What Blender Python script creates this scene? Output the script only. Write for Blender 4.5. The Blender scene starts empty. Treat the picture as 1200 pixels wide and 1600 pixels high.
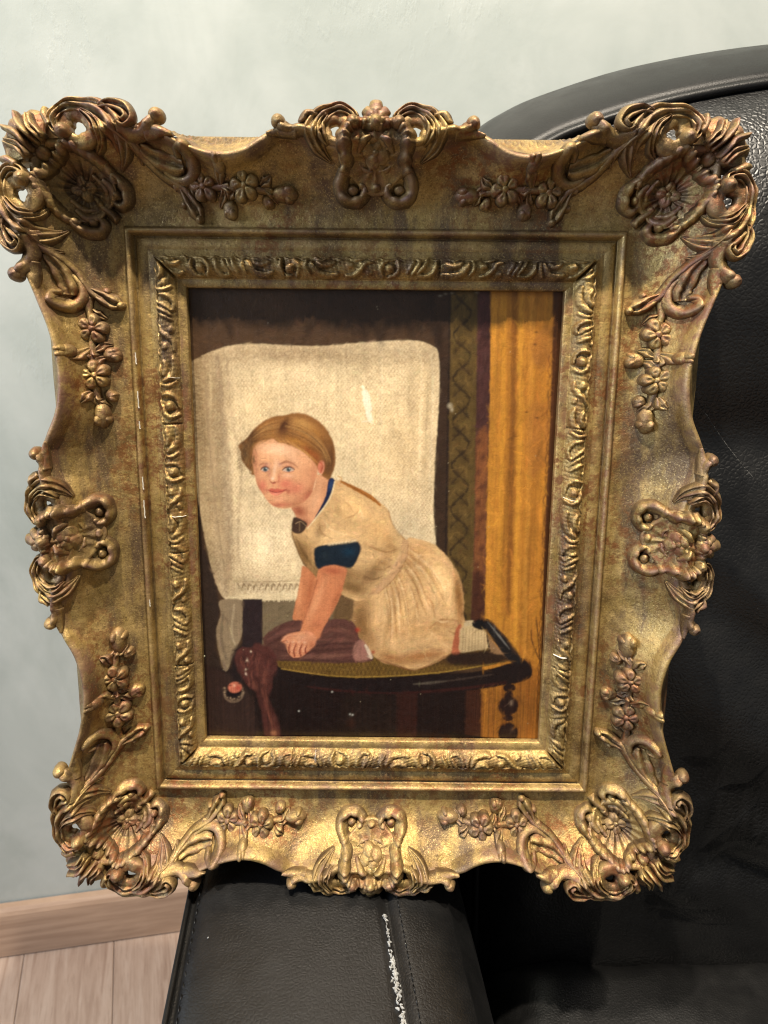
import bpy, bmesh, math, random
import numpy as np
from mathutils import Matrix, Vector

R_ = math.radians
C = bpy.context.scene.collection
scene = bpy.context.scene

# ================================================================ camera
PITCH, CAM_H, FPX = R_(20.0), 0.95, 1120.0          # phone held above, looking down; focal length in photo pixels
cam_d = bpy.data.cameras.new('camera')
cam = bpy.data.objects.new('camera', cam_d); C.objects.link(cam)
cam_d.sensor_fit = 'VERTICAL'; cam_d.sensor_height = 36.0; cam_d.lens = 36.0*FPX/1600.0
cam.location = (0, 0, CAM_H); cam.rotation_euler = (R_(90)-PITCH, 0, 0)
cam_d.clip_start = 0.02; cam_d.clip_end = 60
cam_d.dof.use_dof = True; cam_d.dof.focus_distance = 0.392; cam_d.dof.aperture_fstop = 15.0
scene.camera = cam
CW = Matrix.Translation((0, 0, CAM_H)) @ Matrix.Rotation(R_(90)-PITCH, 4, 'X')

# ================================================================ world and lamps (an indoor room at night, ceiling spots)
world = bpy.data.worlds.new('World'); scene.world = world; world.use_nodes = True
bg = world.node_tree.nodes['Background']
bg.inputs[0].default_value = (0.94, 0.97, 1.0, 1); bg.inputs[1].default_value = 0.16
def lamp(name, loc, target, power, size, col, shape='DISK'):
    l = bpy.data.lights.new(name, 'AREA'); l.shape = shape; l.size = size; l.energy = power; l.color = col
    o = bpy.data.objects.new(name, l); C.objects.link(o); o.location = loc
    o.rotation_euler = (Vector(target)-Vector(loc)).to_track_quat('-Z', 'Y').to_euler()
    return o
lamp('ceiling_spot', (-0.28, -0.075, 2.45), (-0.1, 0.45, 0.8), 30, 0.045, (1.0, 0.89, 0.73))
lamp('ceiling_spot', (0.34, -0.095, 2.45), (0.2, 0.45, 0.8), 27, 0.045, (1.0, 0.89, 0.73))
lamp('window_light', (-2.2, -0.6, 1.5), (0, 0.5, 0.8), 34, 1.1, (0.66, 0.78, 1.0), 'SQUARE')

scene.view_settings.view_transform = 'Standard'; scene.view_settings.look = 'None'
scene.view_settings.exposure = 0.5; scene.view_settings.gamma = 1.0; scene.view_settings.use_curve_mapping = False
scene.render.engine = 'CYCLES'
scene.cycles.use_denoising = True
scene.cycles.max_bounces = 8
scene.cycles.filter_width = 1.15

# ================================================================ helpers
def tag(o, label=None, cat=None, group=None, kind=None):
    if label: o['label'] = label
    if cat: o['category'] = cat
    if group: o['group'] = group
    if kind: o['kind'] = kind
    return o
def empty(name, loc=(0, 0, 0)):
    o = bpy.data.objects.new(name, None); C.objects.link(o); o.location = loc; o.empty_display_size = .05
    return o
def mesh_obj(name, verts, faces, mat, parent=None, smooth=True, attr=None):
    me = bpy.data.meshes.new(name)
    me.from_pydata([tuple(map(float, v)) for v in verts], [], [tuple(map(int, f)) for f in faces])
    if smooth: me.polygons.foreach_set('use_smooth', [True]*len(me.polygons))
    if attr is not None:
        a = me.attributes.new('relief', 'FLOAT', 'POINT'); a.data.foreach_set('value', np.asarray(attr, np.float32))
    me.materials.append(mat); me.update()
    o = bpy.data.objects.new(name, me); C.objects.link(o)
    if parent is not None: o.parent = parent
    return o
def catmull(pts, n=6):
    P = np.array(pts, float); N = len(P); out = []
    for i in range(N-1):
        p0, p1, p2, p3 = P[max(i-1, 0)], P[i], P[i+1], P[min(i+2, N-1)]
        for k in range(n):
            t = k/n
            out.append(.5*((2*p1)+(-p0+p2)*t+(2*p0-5*p1+4*p2-p3)*t*t+(-p0+3*p1-3*p2+p3)*t**3))
    out.append(P[-1]); return np.array(out)
def ray(px, py):                                     # direction in the world through a pixel of the photograph
    d = CW.to_3x3() @ Vector(((px-600)/FPX, -(py-800)/FPX, -1.0)); return d
def on_z(px, py, z):
    d = ray(px, py); t = (z-CAM_H)/d.z; return Vector((0, 0, CAM_H))+d*t
def on_y(px, py, y):
    d = ray(px, py); t = y/d.y; return Vector((0, 0, CAM_H))+d*t

# ---------------------------------------------------------------- node material helpers
class NT:
    def __init__(s, name):
        s.m = bpy.data.materials.new(name); s.m.use_nodes = True; s.t = s.m.node_tree; s.n = s.t.nodes
        s.b = s.n['Principled BSDF']; s.tc = s.n.new('ShaderNodeTexCoord')
    def link(s, a, b): s.t.links.new(a, b)
    def obj(s): return s.tc.outputs['Object']
    def mapped(s, scale, rot=(0, 0, 0)):
        mp = s.n.new('ShaderNodeMapping'); mp.inputs['Scale'].default_value = scale; mp.inputs['Rotation'].default_value = rot
        s.link(s.obj(), mp.inputs['Vector']); return mp.outputs[0]
    def noise(s, scale, detail=4, rough=.55, vec=None, dist=0):
        x = s.n.new('ShaderNodeTexNoise'); x.inputs['Scale'].default_value = scale; x.inputs['Detail'].default_value = detail
        x.inputs['Roughness'].default_value = rough; x.inputs['Distortion'].default_value = dist
        s.link(vec if vec is not None else s.obj(), x.inputs['Vector']); return x.outputs['Fac']
    def voro(s, scale, feature='DISTANCE_TO_EDGE', vec=None):
        x = s.n.new('ShaderNodeTexVoronoi'); x.feature = feature; x.inputs['Scale'].default_value = scale
        s.link(vec if vec is not None else s.obj(), x.inputs['Vector']); return x.outputs['Distance']
    def ramp(s, fac, stops, interp='LINEAR'):
        r = s.n.new('ShaderNodeValToRGB'); r.color_ramp.interpolation = interp; e = r.color_ramp.elements
        while len(e) < len(stops): e.new(.5)
        for k, (p, c) in enumerate(stops):
            e[k].position = p; e[k].color = (c, c, c, 1) if not hasattr(c, '__len__') else (*c, 1)
        s.link(fac, r.inputs[0]); return r.outputs[0]
    def mix(s, fac, a, b, mode='MIX'):
        x = s.n.new('ShaderNodeMix'); x.data_type = 'RGBA'; x.blend_type = mode
        for sock, v in ((x.inputs[0], fac), (x.inputs[6], a), (x.inputs[7], b)):
            if hasattr(v, 'links') or isinstance(v, bpy.types.NodeSocket): s.link(v, sock)
            elif hasattr(v, '__len__'): sock.default_value = (*v, 1)
            else: sock.default_value = v
        return x.outputs[2]
    def math(s, op, a, b=None, clamp=False):
        x = s.n.new('ShaderNodeMath'); x.operation = op; x.use_clamp = clamp
        for i, v in enumerate((a, b)):
            if v is None: continue
            if isinstance(v, bpy.types.NodeSocket): s.link(v, x.inputs[i])
            else: x.inputs[i].default_value = v
        return x.outputs[0]
    def attr(s, name):
        x = s.n.new('ShaderNodeAttribute'); x.attribute_name = name; return x
    def point(s):
        x = s.n.new('ShaderNodeNewGeometry'); return x.outputs['Pointiness']
    def bump(s, h, strength, dist, prev=None):
        x = s.n.new('ShaderNodeBump'); x.inputs['Strength'].default_value = strength; x.inputs['Distance'].default_value = dist
        s.link(h, x.inputs['Height'])
        if prev is not None: s.link(prev, x.inputs['Normal'])
        return x.outputs[0]
    def done(s, color=None, rough=None, metal=None, normal=None, spec=None):
        for v, k in ((color, 'Base Color'), (rough, 'Roughness'), (metal, 'Metallic'), (normal, 'Normal'), (spec, 'Specular IOR Level')):
            if v is None: continue
            if isinstance(v, bpy.types.NodeSocket): s.link(v, s.b.inputs[k])
            elif hasattr(v, '__len__'): s.b.inputs[k].default_value = (*v, 1)
            else: s.b.inputs[k].default_value = v
        return s.m

def mat_gold(name, tint=1.0, wear=1.0, grime=1.0, wax=0.0):
    s = NT(name)
    big = s.noise(22, 6, .62); mid = s.noise(95, 6, .7); fine = s.noise(520, 4, .7); streak = s.noise(60, 5, .65, s.mapped((1, .25, 1)))
    col = s.ramp(big, [(.32, (.120*tint, .070*tint, .026*tint)), (.48, (.345*tint, .231*tint, .074*tint)), (.64, (.520*tint, .360*tint, .122*tint))])
    col = s.mix(s.ramp(mid, [(.44, 0), (.66, .75)]), col, (.52*tint, .360*tint, .145*tint))
    # purple-brown grime in patches, and dark specks
    col = s.mix(s.math('MULTIPLY', s.ramp(streak, [(.47, 0), (.62, 1)]), .80*grime), col, (.112, .070, .048))
    col = s.mix(s.math('MULTIPLY', s.ramp(fine, [(.52, 0), (.72, 1)]), .55*grime), col, (.070, .042, .024))
    tiny = s.noise(1150, 3, .7)
    col = s.mix(s.ramp(tiny, [(.56, 0), (.70, .75)]), col, (.66*tint, .48*tint, .19*tint)); col = s.mix(s.ramp(tiny, [(.30, .7), (.43, 0)]), col, (.085, .052, .028))
    # red bole worn through in scattered scuffs
    scuff = s.math('MULTIPLY', s.ramp(s.noise(14, 3, .5), [(.44, 0), (.58, 1)]), s.ramp(s.noise(150, 5, .78), [(.47, 0), (.57, 1)]))
    col = s.mix(s.math('MULTIPLY', scuff, .80*wear), col, (.215, .082, .026))
    rel = s.attr('relief').outputs['Fac']
    p = s.point()
    crev = s.ramp(p, [(.40, 1), (.492, 0)])
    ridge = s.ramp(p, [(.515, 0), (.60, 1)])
    col = s.mix(s.math('MULTIPLY', crev, .80*grime), col, (.050, .030, .018))          # old wax lying in the crevices
    if wax: col = s.mix(s.math('MULTIPLY', s.ramp(rel, [(.0, 1), (.13, 0)]), s.ramp(s.noise(60, 4, .6), [(.30, wax), (.62, wax*.55)])), col, (.070, .042, .026))   # wax left round the feet of the reliefs
    rw = s.math('MULTIPLY', s.math('ADD', s.math('MULTIPLY', rel, .85), s.math('MULTIPLY', ridge, .5)), s.ramp(s.noise(75, 4, .6), [(.40, 0), (.60, 1)]), True)
    col = s.mix(s.math('MULTIPLY', rw, .66*wear), col, (.165, .086, .064))
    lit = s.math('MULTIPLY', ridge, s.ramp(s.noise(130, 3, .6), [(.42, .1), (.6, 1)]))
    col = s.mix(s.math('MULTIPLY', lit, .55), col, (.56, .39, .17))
    rough = s.math('SUBTRACT', s.ramp(mid, [(.3, .40), (.7, .64)]), s.math('MULTIPLY', s.ramp(tiny, [(.50, 0), (.66, 1)]), .14))
    metal = s.math('SUBTRACT', .62, s.math('MULTIPLY', rw, .45))
    pit = s.ramp(s.noise(240, 5, .7), [(.36, 0), (.50, 1)]); nb = s.bump(fine, .40, .0006); nb = s.bump(mid, .40, .0014, nb); nb = s.bump(pit, .22, .0007, nb)
    return s.done(col, rough, metal, nb)
GOLD = mat_gold('antique_gilding', 1.0, 1.1, 1.0); GOLD_ORN = mat_gold('gilded_ornament', .80, 1.5, 1.0, .95); GOLD_BAND = mat_gold('gilded_carving', .88, .6, 1.1)

def mat_leather(name, scale=330, strength=.5, rough=.42, base=.014, spec=.5):
    s = NT(name)
    cells = s.voro(scale, vec=None); n = s.noise(60, 4, .6); f = s.noise(900, 3, .6)
    h = s.math('ADD', s.ramp(cells, [(0, 0), (.30, 1)], 'EASE'), s.math('MULTIPLY', n, .35))
    nb = s.bump(f, .10, .0003); nb = s.bump(h, strength, .0008, nb)
    return s.done(s.ramp(n, [(.3, (base*.8, base*.8, base*.82)), (.7, (base*1.25, base*1.22, base*1.2))]), s.ramp(n, [(.3, rough-.05), (.7, rough+.07)]), 0, nb, spec)
LEATHER = mat_leather('black_grained_leather', 360, .24, .36, .006)
LEATHER_S = mat_leather('black_smooth_leather', 620, .09, .42, .004, .34)
LEATHER_ARM = mat_leather('black_arm_leather', 480, .13, .40, .007)

def mat_plain(name, col, rough, metal=0, bump=0, scale=200):
    s = NT(name); n = s.noise(scale, 4, .6)
    c = s.ramp(n, [(.3, tuple(v*.8 for v in col)), (.7, tuple(v*1.15 for v in col))])
    return s.done(c, rough, metal, s.bump(n, bump, .001) if bump else None)
# ================================================================ the room: wall, skirting board, floor
wa, wb = on_z(0, 1482, 0), on_z(290, 1440, 0)
wdir = (wb-wa); wdir.z = 0; wdir.normalize()                 # along the wall, to the right
wnor = Vector((wdir.y, -wdir.x, 0))                          # out of the wall, to the camera
if wnor.y > 0: wnor = -wnor
WYAW = math.atan2(wdir.y, wdir.x)
W0 = Vector((wa.x, wa.y, 0))
def wall_pt(s, z, out=0.0): return W0+wdir*s+Vector((0, 0, z))+wnor*out

def make_wall():
    s = NT('troweled_plaster')
    big = s.noise(2.6, 5, .6, dist=.8); mid = s.noise(9, 5, .6, s.mapped((1, 1, .6), (0, .5, 0)), .6); fine = s.noise(120, 4, .6)
    col = s.ramp(big, [(.34, (.305, .342, .320)), (.50, (.378, .414, .392)), (.64, (.446, .478, .454))])
    col = s.mix(s.ramp(mid, [(.46, 0), (.66, .5)]), col, (.462, .490, .468))
    patch = s.math('MULTIPLY', s.ramp(s.noise(5.5, 2, .5), [(.56, 0), (.66, 1)]), s.ramp(s.noise(90, 5, .7, s.mapped((1, 1, .35), (0, .7, 0))), [(.52, 0), (.62, 1)]))
    nb = s.bump(fine, .10, .001); nb = s.bump(mid, .14, .006, nb); nb = s.bump(patch, .16, .0016, nb)
    m = s.done(col, s.ramp(mid, [(.35, .30), (.65, .46)]), 0, nb, .45)
    V, F = [], []
    nx, nz = 60, 50
    for j in range(nz+1):
        for i in range(nx+1):
            x = -1.6+4.4*i/nx; z = 2.7*j/nz
            w = .0003*math.sin(x*3.1+z*2.2)
            V.append(wall_pt(x, z, w))
    for j in range(nz):
        for i in range(nx):
            a = j*(nx+1)+i; F.append((a, a+1, a+nx+2, a+nx+1))
    o = mesh_obj('wall', V, F, m); o['kind'] = 'structure'
    return o
wall = make_wall()

def make_skirting():
    s = NT('skirting_wood'); g = s.noise(14, 5, .6, s.mapped((.6, .6, 9), (0, 0, -WYAW)), .6)
    m = s.done(s.ramp(g, [(.35, (.310, .205, .140)), (.65, (.420, .290, .205))]), .42, 0, s.bump(g, .1, .001))
    top = on_z(0, 1482, 0); h = 0.0
    d = ray(0, 1410); t = (W0-Vector((0, 0, CAM_H))).dot(wnor)/d.dot(wnor); h = (Vector((0, 0, CAM_H))+d*t).z
    prof = [(0.0, .003), (.0155, .003), (.016, h-.016), (.0155, h-.009), (.013, h-.004), (.009, h), (0.0, h)]
    V, F = [], []
    for x in (-1.6, 2.8):
        for o_, z in prof: V.append(wall_pt(x, z, o_+.002))
    n = len(prof)
    for i in range(n-1): F.append((i, i+1, n+i+1, n+i))
    o = mesh_obj('skirting_board', V, F, m, wall, smooth=False)
    return o
make_skirting()

def make_floor():
    mats = []
    for k in range(4):
        s = NT('laminate_oak'); rot = (0, 0, 0)
        g = s.noise(9, 7, .62, s.mapped((7, .55, 1)), 1.4); f = s.noise(60, 5, .7, s.mapped((9, .5, 1)))
        t = (1.0, .93, 1.05, .97)[k]
        col = s.ramp(g, [(.30, (0.267*t, 0.176*t, 0.128*t)), (.48, (0.387*t, 0.280*t, 0.216*t)), (.70, (0.464*t, 0.356*t, 0.286*t))])
        col = s.mix(s.ramp(f, [(.52, 0), (.7, .5)]), col, (0.198*t, 0.128*t, 0.092*t))
        mats.append(s.done(col, .42, 0, s.bump(f, .12, .0006), .4))
    sub = NT('subfloor').done((.05, .04, .035), .9)
    V = [(-3, -2.5, -.012), (4, -2.5, -.012), (4, 3, -.012), (-3, 3, -.012)]
    fl = mesh_obj('floor', V, [(0, 1, 2, 3)], sub, smooth=False); fl['kind'] = 'structure'
    p0 = on_z(178.5, 1455, 0); ang = -R_(90)+R_(18.5)       # the boards run to the camera, a little to the right
    dv = Vector((math.cos(ang), math.sin(ang), 0)); nv = Vector((-dv.y, dv.x, 0))
    rs = random.Random(8); W = .122
    meshes = {}
    for i in range(-6, 9):
        s0 = -1.2+rs.uniform(-.5, 0)
        while s0 < 2.2:
            L = 1.28
            key = rs.randrange(4)
            if key not in meshes:
                c = .0008; w = W/2-.0003; l = L/2-.0003
                V = [(-w, -l, -.011), (w, -l, -.011), (w, l, -.011), (-w, l, -.011), (-w, -l, -c), (w, -l, -c), (w, l, -c), (-w, l, -c), (-w+c, -l+c, 0), (w-c, -l+c, 0), (w-c, l-c, 0), (-w+c, l-c, 0)]
                F = [(0, 1, 5, 4), (1, 2, 6, 5), (2, 3, 7, 6), (3, 0, 4, 7), (4, 5, 9, 8), (5, 6, 10, 9), (6, 7, 11, 10), (7, 4, 8, 11), (8, 9, 10, 11)]
                me = bpy.data.meshes.new('floorboard'); me.from_pydata(V, [], F); me.materials.append(mats[key]); meshes[key] = me
            cpt = p0+nv*(W*(i+.5))+dv*(s0+L/2)
            if (cpt-W0).dot(wnor) > -.55:
                o = bpy.data.objects.new('floorboard', meshes[key]); C.objects.link(o); o.parent = fl
                o.location = (cpt.x, cpt.y, 0); o.rotation_euler = (0, 0, ang+R_(90)+(math.pi if rs.random() > .5 else 0))
            s0 += L
    return fl
floor = make_floor()
# ================================================================ the black leather armchair
chair = empty('armchair', (0.3, 0.45, 0))
tag(chair, 'black leather armchair with a worn white arm seam, standing behind the gilt frame', 'armchair')
CH = Vector((0.3, 0.45, 0))
def chair_obj(name, V, F, mat, parent=None, smooth=True):
    return mesh_obj(name, [Vector(v)-CH for v in V], F, mat, parent or chair, smooth)
def tube(path, r, n=10):
    V, F = [], []
    P = [Vector(p) for p in path]
    for i, p in enumerate(P):
        d = (P[min(i+1, len(P)-1)]-P[max(i-1, 0)]).normalized()
        a = d.cross(Vector((0, 0, 1)) if abs(d.z) < .9 else Vector((1, 0, 0))).normalized(); b = d.cross(a)
        rr = r[i] if hasattr(r, '__len__') else r
        for k in range(n):
            t = 2*math.pi*k/n; V.append(p+a*(rr*math.cos(t))+b*(rr*math.sin(t)))
    for i in range(len(P)-1):
        for k in range(n):
            F.append((i*n+k, i*n+(k+1) % n, (i+1)*n+(k+1) % n, (i+1)*n+k))
    F.append(tuple(range(n-1, -1, -1))); F.append(tuple(range((len(P)-1)*n, len(P)*n)))
    return V, F

ARM_Z = 0.6015
def arm_line(px0, px1):                                     # a line on the arm's top, given at the photo's y=1390 and y=1600
    a, b = on_z(px0, 1390, ARM_Z), on_z(px1, 1600, ARM_Z)
    return lambda y: a.x+(b.x-a.x)*(y-a.y)/(b.y-a.y)
LFT, SEAM, RGT = arm_line(299, 258), arm_line(602, 638), arm_line(742, 800)
def make_arm():
    # cross-section from the outer left side over the top to the inner right side; the arm runs along y
    def section(y):
        l, s, r = LFT(y), SEAM(y), RGT(y)
        pts = [(l-.008, .03), (l-.008, .30), (l-.008, .50), (l-.0065, .575), (l-.004, .590), (l-.0008, .5945), (l+.0010, .5920), (l+.003, .5952), (l+.010, .5985), (l+.022, ARM_Z-.001), (l+.05, ARM_Z+.0005), ((l+s)/2+.01, ARM_Z+.001),
               (s-.020, ARM_Z+.0004), (s-.008, ARM_Z-.0004), (s-.0035, ARM_Z-.001), (s-.001, ARM_Z-.0042), (s+.001, ARM_Z-.0042), (s+.0035, ARM_Z-.0012), (s+.009, ARM_Z-.0018), (s+.022, ARM_Z-.0045),
               (s+.036, ARM_Z-.011), (r-.012, ARM_Z-.020), (r-.002, ARM_Z-.034), (r+.004, ARM_Z-.055), (r+.006, ARM_Z-.09), (r+.006, .44), (r+.006, .30), (r+.006, .03)]
        return pts
    V, F = [], []
    ys = np.linspace(-.02, .70, 70)
    for j, y in enumerate(ys):
        pts = section(y)
        e = min(1, max(0, (y+.02)/.05)); dz = -.03*(1-math.sqrt(max(0, 1-(1-e)**2)))
        for k, (x, z) in enumerate(pts):
            V.append((x, y, max(.03, z+(dz if z > .4 else 0)+.0006*math.sin(y*61+k)*math.sin(y*23+k*.7)*(1 if z > .5 else 0))))
    n = len(section(0))
    for j in range(len(ys)-1):
        for k in range(n-1): F.append((j*n+k, j*n+k+1, (j+1)*n+k+1, (j+1)*n+k))
    F.append(tuple(range(n))); F.append(tuple(range((len(ys)-1)*n+n-1, (len(ys)-1)*n-1, -1)))
    arm = chair_obj('armrest', V, F, LEATHER_ARM)
    # piped edge along the outer side and the stitch line beside it
    V, F = tube([(LFT(y)-.0016, y, .5958) for y in np.linspace(.0, .68, 40)], .0016, 8)
    chair_obj('piping', V, F, LEATHER_S, arm)
    # worn white thread along the centre seam: short ragged tufts, bare near the front
    thread = mat_plain('worn_white_thread', (.36, .36, .345), .85)
    rs = random.Random(3)
    V, F = [], []
    def tuft(c, ax, ln, w, h):
        n0 = len(V); ax = Vector((math.cos(ax), math.sin(ax), 0)); nn = Vector((-ax.y, ax.x, 0))
        for k in range(5):
            u = k/4-.5; ww = w*(1-.8*abs(2*u)**1.5)
            p = Vector(c)+ax*ln*u+nn*rs.uniform(-.0003, .0003)
            for q, z in ((-1, -.0008), (-.4, h*.8), (.4, h), (1, -.0008)): V.append(p+nn*ww*q+Vector((0, 0, z*(1-.7*abs(2*u)))))
        for k in range(4):
            for q in range(3): a = n0+4*k+q; F.append((a, a+1, a+5, a+4))
    y0, y1 = on_z(606, 1425, ARM_Z).y, on_z(640, 1620, ARM_Z).y
    for k in range(300):
        t = rs.random(); y = y0+(y1-y0)*t
        if t < .33 and rs.random() > .3: continue
        if rs.random() > .72+.28*math.sin(y*310)*math.sin(y*97): continue
        w = rs.uniform(.0002, .0007)*(.3+.6*t)
        tuft((SEAM(y)-.0026+rs.gauss(0, .0007)*(.4+t), y, ARM_Z-.0004), rs.gauss(1.6, 1.0), rs.uniform(.0008, .0028), w, rs.uniform(.0004, .0013))
    o = chair_obj('worn_stitching', V, F, thread, arm); o['kind'] = 'stuff'; o['label'] = 'ragged white thread worn out of the arm seam'
    # the second stitch row on the right of the seam, dark
    V, F = [], []
    for k in range(70):
        y = .02+k*.0062
        v, f = tube([(SEAM(y)+.0062, y, ARM_Z-.0014), (SEAM(y+.002)+.0062, y+.002, ARM_Z-.0007), (SEAM(y+.0042)+.0062, y+.0042, ARM_Z-.0014)], .00035, 5)
        n0 = len(V); V += v; F += [tuple(i+n0 for i in q) for q in f]
    o = chair_obj('seam_stitches', V, F, LEATHER_S, arm); o['kind'] = 'stuff'
    V, F = [], []
    for k in range(80):
        y = .0+k*.0062
        v, f = tube([(LFT(y)+.0042, y, .5957), (LFT(y+.002)+.0042, y+.002, .5966), (LFT(y+.0042)+.0042, y+.0042, .5957)], .00035, 5)
        n0 = len(V); V += v; F += [tuple(i+n0 for i in q) for q in f]
    o = chair_obj('edge_stitches', V, F, LEATHER_S, arm); o['kind'] = 'stuff'
    # little lint speck on the arm
    p = on_z(325, 1466, ARM_Z); V, F = tube([(p.x-.0003, p.y, p.z), (p.x+.0003, p.y+.0002, p.z+.0006)], .0003, 5)
    chair_obj('lint_speck', V, F, thread, arm)
make_arm()

# backrest: an outline in x,z; rings run from the back edge over the puffed border to the welt and over the front panel
XC = 0.365
half = [(.035, .42), (.034, .70), (.035, .90), (.038, .965), (.047, 1.010), (.064, 1.030), (.085, 1.043), (.1117, 1.054), (.17, 1.070), (.2527, 1.0825), (.365, 1.089)]
left = catmull(half, 6)
OUT = [tuple(p) for p in left]+[(2*XC-p[0], p[1]) for p in left[::-1][1:]]
def back_y(z): return .400+(z-.46)*.16                     # leaning back
def inset(poly, d):
    P = np.array(poly); n = len(P); res = []
    for i in range(n):
        a, b = P[max(i-1, 0)], P[min(i+1, n-1)]
        t = (b-a)/max(np.linalg.norm(b-a), 1e-9); nn = np.array([t[1], -t[0]])   # right of travel = inside (up, over, down)
        res.append(P[i]+nn*d)
    return np.array(res)
def bulge(x, z):
    b = .022*math.exp(-((z-.945)/.075)**2)*math.exp(-((x-XC)/.26)**4)
    b += .016*math.exp(-((z-.66)/.13)**2)*math.exp(-((x-XC)/.27)**4)
    b -= .009*math.exp(-((z-.838)/.022)**2)*math.exp(-((x-XC)/.30)**6)
    # slack folds running down from the arm side
    for (x0, z0, x1, z1, a, w) in ((.07, .80, .20, .56, .007, .016), (.06, .70, .17, .52, .008, .014), (.09, .86, .26, .62, .004, .02), (.12, .72, .30, .60, .005, .018), (.10, .62, .24, .50, .006, .012), (.16, .80, .30, .70, .004, .014), (.20, .60, .34, .54, .005, .016), (.07, .92, .14, .74, .004, .014)):
        a *= 1.7
        dx, dz = x1-x0, z1-z0; L = math.hypot(dx, dz); u = ((x-x0)*dx+(z-z0)*dz)/L/L; v = ((x-x0)*dz-(z-z0)*dx)/L
        b += a*math.exp(-(v/w)**2)*math.exp(-((u-.5)/.42)**4)-a*.7*math.exp(-((v-w*1.6)/(w*.7))**2)*math.exp(-((u-.5)/.42)**4)
    return b
def make_back():
    # border: from far back, out over the silhouette, forward to the welt groove
    rings = [(.030, .20), (.014, .165), (.004, .125), (.0, .085), (.003, .058), (.010, .036), (.019, .019), (.027, .007), (.032, .0025), (.0352, .0045)]
    V, F = [], []
    n = len(OUT)
    for d, w in rings:
        for (x, z) in inset(OUT, d): V.append((x, back_y(z)+w, z))
    for j in range(len(rings)-1):
        for i in range(n-1): F.append((j*n+i, (j+1)*n+i, (j+1)*n+i+1, j*n+i+1))
    border = chair_obj('back_border', V, F, LEATHER_S)
    # front panel
    base = inset(OUT, .0358); V, F = [], []
    bl_, br_ = base[0], base[-1]
    base = np.vstack([base, [(br_[0]+(bl_[0]-br_[0])*k/14, br_[1]) for k in range(1, 14)]]); nb = len(base)
    m = 34
    ctr = np.array([XC, .66])
    for k in range(m+1):
        s = 1-k/m
        for (x, z) in base:
            px_, pz_ = ctr[0]+(x-ctr[0])*s, ctr[1]+(z-ctr[1])*s
            e = 1-s; edge = 1-math.exp(-e*m/1.6)
            V.append((px_, back_y(pz_)+.0045-.026*edge-bulge(px_, pz_)*edge, pz_))
    for k in range(m):
        for i in range(nb): F.append((k*nb+i, (k+1)*nb+i, (k+1)*nb+(i+1) % nb, k*nb+(i+1) % nb))
    panel = chair_obj('back_panel', V, F, LEATHER)
    path = [(x, back_y(z)+.0022, z) for x, z in inset(OUT, .0345)]
    V, F = tube(path, .0030, 10); chair_obj('welt', V, F, LEATHER_S, panel)
    # closed rear shell
    V, F = [], []
    for d, w in ((.030, .20), (.08, .215)):
        for (x, z) in inset(OUT, d): V.append((x, back_y(z)+w, z))
    for i in range(n-1): F.append((i, n+i, n+i+1, i+1))
    F.append(tuple(range(n, 2*n)))
    chair_obj('rear_shell', V, F, LEATHER_S)
make_back()

def make_seat():
    V, F = [], []
    nx, ny = 40, 40
    x0, x1, yf, yb = RGT(.3)+.012, .66, .02, .40
    rng = []
    for j in range(ny+1):
        for i in range(nx+1):
            u, v = i/nx, j/ny
            x = x0+(x1-x0)*u; y = yf+(yb-yf)*v
            e = min(u, 1-u, v*1.3, (1-v)*1.3); r = min(1, e/.10)
            z = .405+.058*math.sqrt(max(0, 1-(1-r)**2))+.012*math.sin(math.pi*u)*math.sin(math.pi*v)+.0022*math.sin(x*46+y*31)*math.sin(y*52-x*17)+.0015*math.sin(x*90-y*60)
            V.append((x, y, z))
    for j in range(ny):
        for i in range(nx):
            a = j*(nx+1)+i; F.append((a, a+1, a+nx+2, a+nx+1))
    edge = [i for i in range(nx+1)]+[j*(nx+1)+nx for j in range(1, ny+1)]+[ny*(nx+1)+i for i in range(nx-1, -1, -1)]+[j*(nx+1) for j in range(ny-1, 0, -1)]
    n0 = len(V)
    for i in edge: V.append((V[i][0], V[i][1], .24))
    for k in range(len(edge)): F.append((edge[k], n0+k, n0+(k+1) % len(edge), edge[(k+1) % len(edge)]))
    chair_obj('seat_cushion', V, F, LEATHER_ARM)
    b = [(-.10, .0, .03), (.68, .0, .03), (.68, .68, .03), (-.10, .68, .03), (-.10, .0, .235), (.68, .0, .235), (.68, .68, .235), (-.10, .68, .235)]
    chair_obj('base', b, [(0, 3, 2, 1), (4, 5, 6, 7), (0, 1, 5, 4), (1, 2, 6, 5), (2, 3, 7, 6), (3, 0, 4, 7)], LEATHER_S, smooth=False)
    wood = mat_plain('dark_wood', (.03, .02, .014), .4)
    for x, y in ((-.07, .04), (.64, .04), (-.07, .64), (.64, .64)):
        V, F = tube([(x, y, 0), (x, y, .032)], [.018, .024], 14); chair_obj('leg', V, F, wood)
make_seat()
# ================================================================ the gilt frame (millimetres in the frame's own plane, z out of the picture)
FR = np.array([[9.99950932e-01, 9.84266023e-03, -1.12018573e-03], [9.86928946e-03, -9.80083076e-01, 1.98342534e-01], [8.54343099e-04, -1.98343857e-01, -9.80132126e-01]])
FT = np.array([-5.70271671, 9.83489913, 404.17115187])
CAMF = -FR.T @ FT
def inv(px, z):                                             # photo pixel -> point on the frame's plane at height z
    d = FR.T @ np.array([(px[0]-600)/FPX, (px[1]-800)/FPX, 1.0])
    return (CAMF+(z-CAMF[2])/d[2]*d)[:2]
BASE_Y = -209.0
D3 = np.diag([1.0, -1.0, -1.0])
def frame_matrix():
    rot = D3 @ FR; loc = D3 @ (FR @ np.array([0, BASE_Y, 0])+FT)/1000
    M = Matrix([list(map(float, rot[i]))+[float(loc[i])] for i in range(3)]+[[0, 0, 0, 1]])
    return CW @ M
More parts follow.
